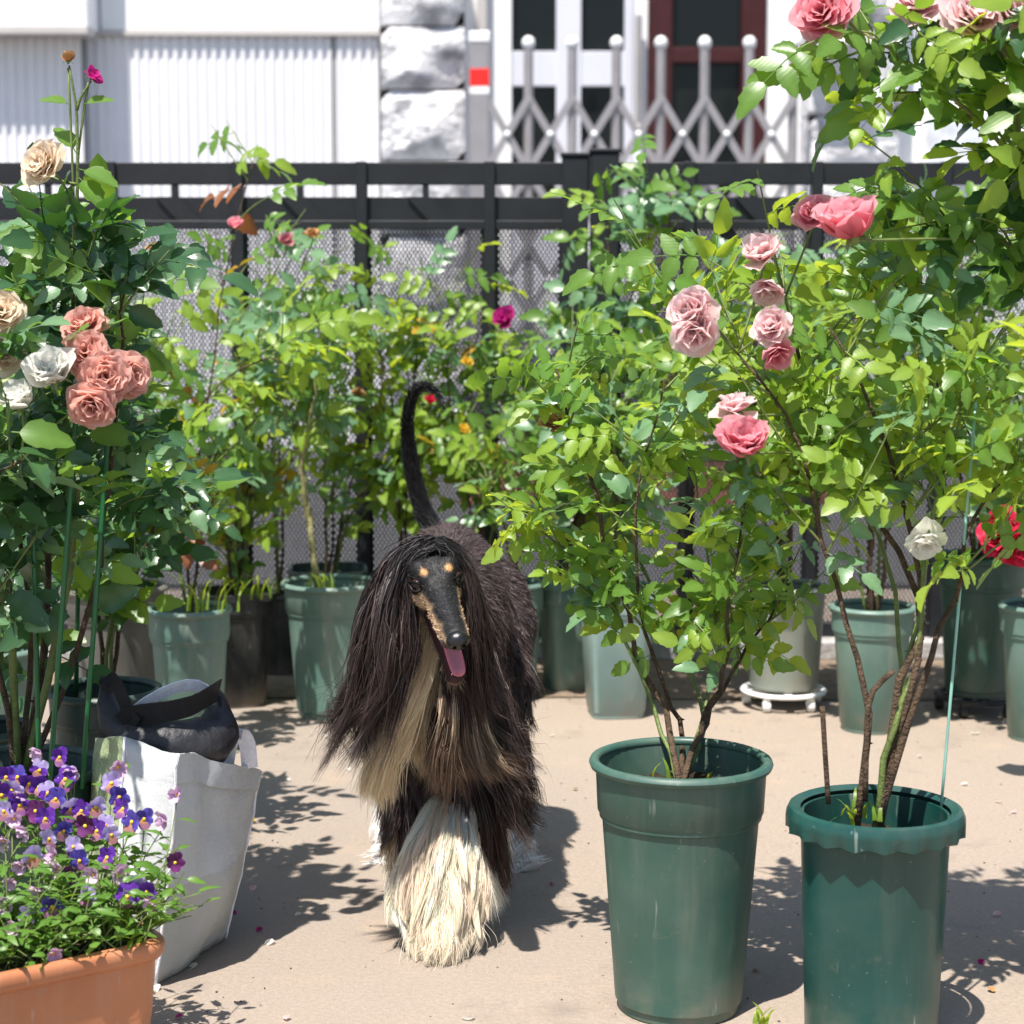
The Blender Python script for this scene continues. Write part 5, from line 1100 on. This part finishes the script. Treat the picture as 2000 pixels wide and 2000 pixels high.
hem = [[(p + Vector(((Nt - Rt).y * 0, 0, 0))) + Vector((p.x - (Mt + Rt).x / 2 + b0.x, p.y - (Mt + Rt).y / 2 + b0.y, 0)).normalized() * .005 for p in r_] for r_ in (rings[14], rings[15], rings[16])]
ring_loft([r_[:30] for r_ in hem], False).build('hem', MATS['bag_woven'], bag)
for idx in (0, 16, k0 + 6): MB().tube([rings[j][idx % nn] + Vector((.0, -.002, 0)) for j in range(17)], .0026, 6).build('piping', MATS['webbing_white'], bag)
def ribbon(pts, w_, wdir, n=14, th=.0012):
    pts = catmull(pts, n); m = MB(); wdir = Vector(wdir).normalized()
    for i, p in enumerate(pts):
        d = (pts[min(n - 1, i + 1)] - pts[max(0, i - 1)]).normalized(); ww = (wdir - d * wdir.dot(d)).normalized(); nn_ = ww.cross(d)
        for a, b_ in ((-1, -1), (1, -1), (1, 1), (-1, 1)): m.v.append(tuple(p + ww * a * w_ / 2 + nn_ * b_ * th))
    for i in range(n - 1):
        for k in range(4): m.f.append((i * 4 + k, i * 4 + (k + 1) % 4, i * 4 + 4 + (k + 1) % 4, i * 4 + 4 + k))
    m.f += [(3, 2, 1, 0), ((n - 1) * 4, (n - 1) * 4 + 1, (n - 1) * 4 + 2, (n - 1) * 4 + 3)]; return m
L_ = lambda *q: [U(*a) - b0 for a in q]
ribbon(L_((250, 1440, 3.2), (252, 1398, 3.2), (320, 1352, 3.22), (380, 1338, 3.24), (412, 1370, 3.26), (425, 1450, 3.27)), .022, (.2, -.3, .9)).build('handle', MATS['webbing_white'], bag, auto=40)
ribbon(L_((440, 1500, 3.3), (448, 1455, 3.29), (465, 1432, 3.29), (482, 1450, 3.30), (488, 1500, 3.31)), .028, (.9, .3, -.2)).build('handle', MATS['webbing_white'], bag, auto=40)

pc = empty('black_pouch', U(340, 1500, 3.22)); tag(pc, 'black padded shoulder pouch stuffed into the top of the tote bag', 'pouch'); b1 = pc.location
L1 = lambda *q: [U(*a) - b1 for a in q]
pts = catmull(L1((205, 1338, 3.24), (215, 1390, 3.22), (240, 1432, 3.20), (295, 1448, 3.19), (355, 1456, 3.20), (402, 1452, 3.23), (424, 1418, 3.26), (424, 1375, 3.27), (418, 1348, 3.27)), 26)
rad = np.interp(np.linspace(0, 1, 26), [0, .12, .28, .42, .6, .74, .84, .93, 1], [.008, .020, .032, .042, .046, .040, .022, .013, .006])
m = MB().tube(pts, list(rad), 20); m.v = [tuple(Vector(v) * 1.0 + Vector((0, .5 * 0, 0)) + Vector((noise.noise(Vector(v) * 30), noise.noise(Vector(v) * 30 + Vector((5, 0, 0))), noise.noise(Vector(v) * 28 + Vector((0, 9, 0))))) * .006) for v in m.v]
m.build('pouch_body', MATS['nylon_black'], pc)
MB().tube(L1((431, 1490, 3.225), (436, 1440, 3.235), (433, 1400, 3.25), (428, 1360, 3.26)), .0035, 6).build('zip_piping', MATS['webbing_black'], pc)
ribbon(L1((240, 1412, 3.18), (262, 1400, 3.175), (310, 1392, 3.16), (370, 1380, 3.17), (408, 1360, 3.21), (428, 1348, 3.25)), .040, (.15, -.35, .92)).build('strap', MATS['webbing_black'], pc, auto=40)
ribbon(L1((205, 1345, 3.22), (212, 1326, 3.21), (232, 1345, 3.19), (250, 1390, 3.18), (268, 1415, 3.17)), .030, (.6, -.5, .3)).build('strap', MATS['webbing_black'], pc, auto=40)

# ------------------------------------------------------------------ terracotta trough with violas
Q1 = Vector((-.497, 2.765, 0)); ex = Vector((.8163, .5776, 0)); ey = Vector((-.5776, .8163, 0)); TLn, TW, TH = .56, .21, .20
ctr = Q1 - ex * TLn / 2 + ey * TW / 2
tr = empty('planter_trough', ctr, math.atan2(ex.y, ex.x)); tag(tr, 'terracotta coloured plastic trough full of violas at lower left', 'planter')
def rrect(a, b, r_, n=10, sub=26):
    o = []
    cs = [(a - r_, b - r_, 0), (-a + r_, b - r_, 90), (-a + r_, -b + r_, 180), (a - r_, -b + r_, 270)]
    for i, (cx, cy, a0) in enumerate(cs):
        for k in range(n + 1):
            t = R(a0 + 90 * k / n); o.append((cx + r_ * math.cos(t), cy + r_ * math.sin(t)))
        nx_, ny_, na = cs[(i + 1) % 4]; t = R(a0 + 90); p0 = (cx + r_ * math.cos(t), cy + r_ * math.sin(t)); p1 = (nx_ + r_ * math.cos(t), ny_ + r_ * math.sin(t)); mN = sub if abs(p1[0] - p0[0]) > .1 or i % 2 == 0 else sub // 2
        for k in range(1, mN): o.append((p0[0] + (p1[0] - p0[0]) * k / mN, p0[1] + (p1[1] - p0[1]) * k / mN))
    return o
rings = []
for j in range(15):
    h = j / 14; sc = .84 + .09 * h; pr = rrect(TLn / 2 * (1 - (1 - sc) * .45), TW / 2 * sc, .035); row = []; per = 0
    for k, (x, y) in enumerate(pr):
        wave = .52 + .06 * math.sin(k * .42); dep = .0028 * abs(math.sin(k * .75)) if .06 < h < wave else 0; q = 1 - dep / .1
        row.append(Vector((x * (1 - dep * 3), y * (1 - dep * 10) if True else y, h * (TH - .03))))
    rings.append(row)
m = ring_loft(rings); m.f.append(tuple(reversed(range(len(rings[0]))))); m.build('trough_body', MATS['terracotta'], tr, auto=50)
lip = []
for a_, b_, z in ((-.006, 0, TH - .032), (.006, 0, TH - .030), (.011, 0, TH - .022), (.012, 0, TH - .010), (.009, 0, TH - .003), (.002, 0, TH), (-.006, 0, TH - .002), (-.010, 0, TH - .012), (-.012, 0, TH - .06)):
    lip.append([Vector((x, y, z)) for x, y in rrect(TLn / 2 * .968 + a_, TW / 2 * .93 + a_, .035 + a_ * .5)])
ring_loft(lip).build('rim', MATS['terracotta'], tr)
so = rrect(TLn / 2 * .945, TW / 2 * .85, .03); m = MB(); m.v = [(0, 0, TH - .02)] + [(x, y, TH - .03) for x, y in so]; m.f = [(0, i + 1, (i + 1) % len(so) + 1) for i in range(len(so))]; m.build('soil', MATS['soil'], tr)

m_leaf('viola_leaf', (.05, .13, .02), (.10, .21, .03), (.30, .46, .03), .42, .42)
VL = []
for var in range(3):
    m = MB(); ribs = []; leaflet(m, (0, .010, 0), 0, (.020, .026, .030)[var], (.012, .011, .009)[var], .25, .35, ribs, 6); n0 = len(m.v); m.tube([(0, 0, 0), (0, .011, 0)], .0007, 3, False); ribs += [1] * (len(m.v) - n0); me_ = m.mesh('leaf', MATS['viola_leaf']); ribattr(me_, ribs); VL.append(me_)
VP = {}
def viola_petal(mat, kind):
    if (mat, kind) in VP: return VP[mat, kind]
    m = MB(); ribs = []; W = {'top': .95, 'side': .85, 'bottom': 1.15}[kind]; nu, nv_ = 4, 4
    for j in range(nv_ + 1):
        t = j / nv_; wd = .5 * W * math.sin(math.pi * (.08 + .74 * t)) ** .7
        for i in range(nu + 1):
            s_ = -1 + 2 * i / nu; m.v.append((s_ * wd, t * (1 - .12 * s_ * s_), .10 * math.sin(s_ * 4 + t * 3) * t + .16 * t * t)); ribs.append(min(1, t * (1.9 if kind == 'bottom' else 1.1)))
    for j in range(nv_):
        for i in range(nu):
            q = j * (nu + 1) + i; m.f.append((q, q + 1, q + nu + 2, q + nu + 1))
    me_ = m.mesh('petal', MATS[mat]); ribattr(me_, ribs); VP[mat, kind] = me_; return me_
EYE = MB().ball((0, 0, .08), .16, 8, 5, (1, 1, .5)).mesh('viola_flower', MATS['viola_eye'])
def viola(plant, pos, axis, size, pal, r_, nod=0):
    Mo = ori(axis, (r_.uniform(-.3, .3), 0, 1)); f = put('viola_flower', EYE, plant, Vector(pos) - plant.location, Mo, size)
    top, sd_, bt = pal
    for ang, kind, mt, z, s_ in ((28, 'top', top, -.05, 1.0), (-28, 'top', top, -.07, 1.0), (100, 'side', sd_, 0, .88), (-100, 'side', sd_, .02, .88), (180, 'bottom', bt, .04, .92)):
        curl = r_.uniform(-.15, .35) + nod
        put('petal', viola_petal(mt, kind), f, Vector((0, 0, z)), Matrix.Rotation(R(ang + r_.uniform(-8, 8)), 3, 'Z') @ Matrix.Rotation(curl, 3, 'X'), s_ * r_.uniform(.9, 1.1))
    return f
PU, BL, PK, LI, DK = ('viola_purple', 'viola_purple', 'viola_face'), ('viola_blue', 'viola_blue', 'viola_face'), ('viola_pink', 'viola_pink', 'viola_pink'), ('viola_lilac', 'viola_lilac', 'viola_face'), ('viola_dark', 'viola_dark', 'viola_dark')
PW = ('viola_lilac', 'viola_purple', 'viola_face')
FLW = [(200, 655, PW), (195, 740, PU), (300, 590, PU), (345, 685, LI), (200, 565, PK), (372, 655, PK), (8, 780, PU), (60, 755, LI), (120, 790, PK), (600, 790, BL), (665, 915, BL), (530, 930, LI), (590, 640, PK), (355, 850, PW), (280, 800, BL), (430, 935, DK), (70, 900, PK), (180, 860, DK), (368, 1040, LI), (250, 1000, LI), (275, 1090, PK), (300, 1150, PK), (540, 1095, PU), (360, 1180, DK), (60, 1210, PK), (200, 1260, PK), (262, 1340, BL), (85, 1450, PK), (640, 1290, PU), (685, 1240, LI), (740, 1265, PU), (265, 1575, PK), (440, 1290, LI), (890, 780, PK), (832, 910, PK), (880, 1120, DK), (770, 1330, PK), (130, 960, PK), (20, 1010, PK), (150, 720, PU), (480, 840, LI), (620, 850, PU), (560, 980, LI), (320, 960, BL), (725, 900, BL), (100, 830, PU), (230, 900, PU), (330, 700, PU), (20, 860, LI), (410, 860, PU), (490, 960, PU), (160, 1090, LI), (110, 1130, PK), (470, 1180, PK), (30, 690, PU), (90, 690, BL), (560, 720, LI), (240, 770, PW), (400, 1110, BL), (590, 1180, PK), (150, 1390, LI), (30, 1330, PK)]
def vpos(x, y): return U(x / 2.576, 1250 + y / 2.576, 2.955 - (y - 560) / 1000 * .27)
names = ['viola clump at the right end of the trough, leaning on the bag', 'viola clump in the front right of the trough with blue flowers', 'viola clump in the middle of the trough', 'viola clump at the back of the trough below the stakes', 'viola clump at the left end of the trough, mostly pink flowers']
bases = [ctr + ex * a + ey * b_ for a, b_ in ((.20, .055), (.215, -.045), (.085, -.03), (.05, .055), (-.09, -.0))]
vr = random.Random(9); VPL = []
for nm, bb in zip(names, bases):
    b_ = Vector((bb.x, bb.y, TH - .03)); t = empty('viola_plant', b_); tag(t, nm, 'flower plant', 'violas in the trough'); VPL.append((t, b_, []))
for x, y, pal in FLW:
    p = vpos(x, y); t, b_, L2 = min(VPL, key=lambda q: (Vector((q[1].x, q[1].y, 0)) - Vector((p.x, p.y, 0))).length + .03 * len(q[2]) / 8); L2.append((p, pal))
for i, (t, b_, L2) in enumerate(VPL):
    stems = []
    for p, pal in L2:
        nod = .5 if pal is PK else 0
        ax = (vr.uniform(-.5, .6), -1, vr.uniform(-.2, .45)) if pal is not PK else (vr.uniform(-.8, .8), -.8, vr.uniform(-.5, .2))
        viola(t, p, ax, vr.uniform(.0165, .0205), pal, vr, nod); stems.append(p + Vector((0, .006, -.004)))
    for k in range(34):
        a = vr.uniform(0, 6.28); q = vr.uniform(.02, .13); ext = .05 if i < 2 else 0
        stems.append(b_ + Vector((math.cos(a) * q + ext * vr.random(), math.sin(a) * q * .8, vr.uniform(.04, .15))))
    sm_ = MB(); npl = 0
    for e in stems:
        s0 = b_ + Vector((vr.gauss(0, .025), vr.gauss(0, .02), 0)); pts = catmull([s0, s0.lerp(e, .5) + Vector((vr.gauss(0, .012), vr.gauss(0, .012), .012)), e], 7); sm_.tube([q - b_ for q in pts], [.0014, .0013, .0012, .0011, .001, .0009, .0008], 4, False)
        for k in range(6):
            if npl >= 300: break
            u_ = vr.uniform(.25, .95 if e in stems[:len(L2)] else 1.0) * 6; i0 = min(5, int(u_)); p = pts[i0].lerp(pts[i0 + 1], u_ - i0); a = vr.uniform(0, 6.28)
            put('leaf', VL[vr.randrange(3)], t, p - b_, frame((math.cos(a), math.sin(a), vr.uniform(-.1, .8)), Vector((vr.gauss(0, .4), vr.gauss(0, .4) - .3, 1))), vr.uniform(.8, 1.25)); npl += 1
    tag(sm_.build('stems', MATS['twig_green'], t), kind='stuff')

# ------------------------------------------------------------------ weeds in the pots
def tuft(label, px, py, Y, n, h, seed, mat='leaf_bright', spread=.04):
    r_ = random.Random(seed); b_ = U(px, py, Y); t = empty('grass_tuft', b_); tag(t, label, 'weeds', 'weeds in the pots'); 
    for k in range(n):
        m = MB(); a = r_.uniform(0, 6.28); o = Vector((r_.gauss(0, spread * .5), r_.gauss(0, spread * .4), 0)); hh = h * r_.uniform(.5, 1); d_ = Vector((math.cos(a), math.sin(a), 0)); sd_ = Vector((-d_.y, d_.x, 0)); w_ = .0045
        for i in range(5):
            f = i / 4; p = o + d_ * hh * .6 * f * f + Vector((0, 0, hh * (f - .25 * f * f * f))); m.v += [tuple(p - sd_ * w_ * (1 - f) ** .6 * .9), tuple(p + sd_ * w_ * (1 - f) ** .6 * .9)]
        m.f = [(2 * i, 2 * i + 1, 2 * i + 3, 2 * i + 2) for i in range(4)]; m.build('blade', MATS[mat], t)
tuft('grass growing in the green pot above the bag', 410, 1192, 4.68, 16, .15, 1, spread=.07); tuft('low weeds spilling over the blackish square pot', 500, 1165, 5.2, 18, .10, 2, spread=.09); tuft('small weeds at the foot of the pale rose stem', 620, 1150, 5.1, 10, .07, 3, spread=.04); tuft('little weeds around the stem in the ringed pot', 1350, 1512, 3.13, 14, .045, 4, spread=.07); tuft('little weeds at the stem in the scalloped pot', 1660, 1600, 2.9, 12, .04, 5, spread=.06)
tuft('small green seedling on the paving at the bottom edge', 1490, 1998, 2.92, 7, .045, 6, spread=.015)

# ------------------------------------------------------------------ fallen petals and dry leaves
pr_ = random.Random(12)
def ground_pt(px, py):
    u, v = (px - 1000) / FPX, (1000 - py) / FPX; dz = v * math.cos(PITCH) - math.sin(PITCH); t = -CAMH / dz; return Vector((u * t, (math.cos(PITCH) + v * math.sin(PITCH)) * t, .003))
def fallen(px, py, mat, size, label, group):
    p = ground_pt(px, py); me_ = petal_mesh(mat, pr_.randrange(4)); o = bpy.data.objects.new('fallen_petal', me_); C.objects.link(o); o.location = p + Vector((0, 0, .004)); o.rotation_euler = (R(pr_.uniform(-105, -80)), pr_.uniform(-.25, .25), pr_.uniform(0, 6.28)); o.scale = (size, size, size); tag(o, label, 'petal', group)
for x, y, s_, where in ((535, 1842, .020, 'right of the tote bag in the open sun'), (385, 1890, .022, 'just below the front edge of the tote bag'), (300, 1930, .020, 'at the bottom corner of the bag beside the trough'), (590, 1790, .014, 'among leaf shadows left of the dog'), (920, 1995, .021, 'at the bottom edge below the dog'), (1910, 1436, .024, 'in front of the back pots at right'), (1890, 1535, .015, 'above the scalloped pot at the right'), (640, 1440, .013, 'in front of the large faded pot'), (680, 1505, .012, 'left of the dog below its ear hair'), (1080, 1440, .012, 'right of the dog near the back row'), (560, 1525, .012, 'right of the bag handle'), (1240, 1390, .012, 'in the dirt before the pale teal pot')):
    fallen(x, y, 'petal_white', s_, 'white fallen petal ' + where, 'white fallen petals')
for x, y, where in ((450, 1785, 'against the foot of the tote bag'), (512, 1818, 'in the shadow right of the tote bag'), (1917, 1880, 'right of the scalloped pot near leaf shadows'), (355, 1992, 'at the bottom edge beside the trough'), (1080, 1730, 'right of the dog\'s white hind paw'), (1370, 1362, 'on the dirt behind the ringed pot')): fallen(x, y, 'petal_magenta', pr_.uniform(.010, .014), 'small crimson fallen petal ' + where, 'crimson fallen petals')
for x, y, where in ((1950, 1570, 'above right of the scalloped rim'), (1985, 1590, 'at the right edge level with the scalloped rim'), (1955, 1790, 'at the right edge beside the scalloped pot'), (495, 1735, 'between the bag and the dog'), (560, 1990, 'at the bottom edge left of the dog'), (1800, 1480, 'behind the scalloped pot')): fallen(x, y, 'petal_palepink', pr_.uniform(.011, .016), 'pale pink fallen petal ' + where, 'pale pink fallen petals')
for x, y, where in ((463, 1428, 'behind the bag near the black pot'), (585, 1560, 'left of the dog in the sun'), (500, 1606, 'beside the right edge of the bag'), (1120, 1545, 'between the dog and the ringed pot'), (1480, 1900, 'between the two front pots'), (1930, 1935, 'at lower right of the scalloped pot')): fallen(x, y, 'petal_yellow' if x < 600 else 'petal_dry', pr_.uniform(.011, .016), 'yellowish dry petal ' + where, 'dry petals')
rl = random.Random(31)
gr_ = MB()                                                  # crumbs of soil and litter too small to count
for k in range(900):
    x_, y_ = rl.uniform(-1.4, 1.4), rl.uniform(2.4, 5.8); q = rl.uniform(.0012, .0035) * (1.5 if y_ > 5.2 else 1); a = rl.uniform(0, 6.28)
    gr_.add([(x_ + q * math.cos(a + b_) * rl.uniform(.6, 1.3), y_ + q * math.sin(a + b_) * rl.uniform(.6, 1.3), .001) for b_ in (0, 2.1, 4.2)] + [(x_, y_, q * .9)], [(0, 1, 3), (1, 2, 3), (2, 0, 3)])
tag(gr_.build('litter', MATS['cane_brown']), 'tiny dark crumbs of soil and litter scattered over the paving', 'litter', kind='stuff')
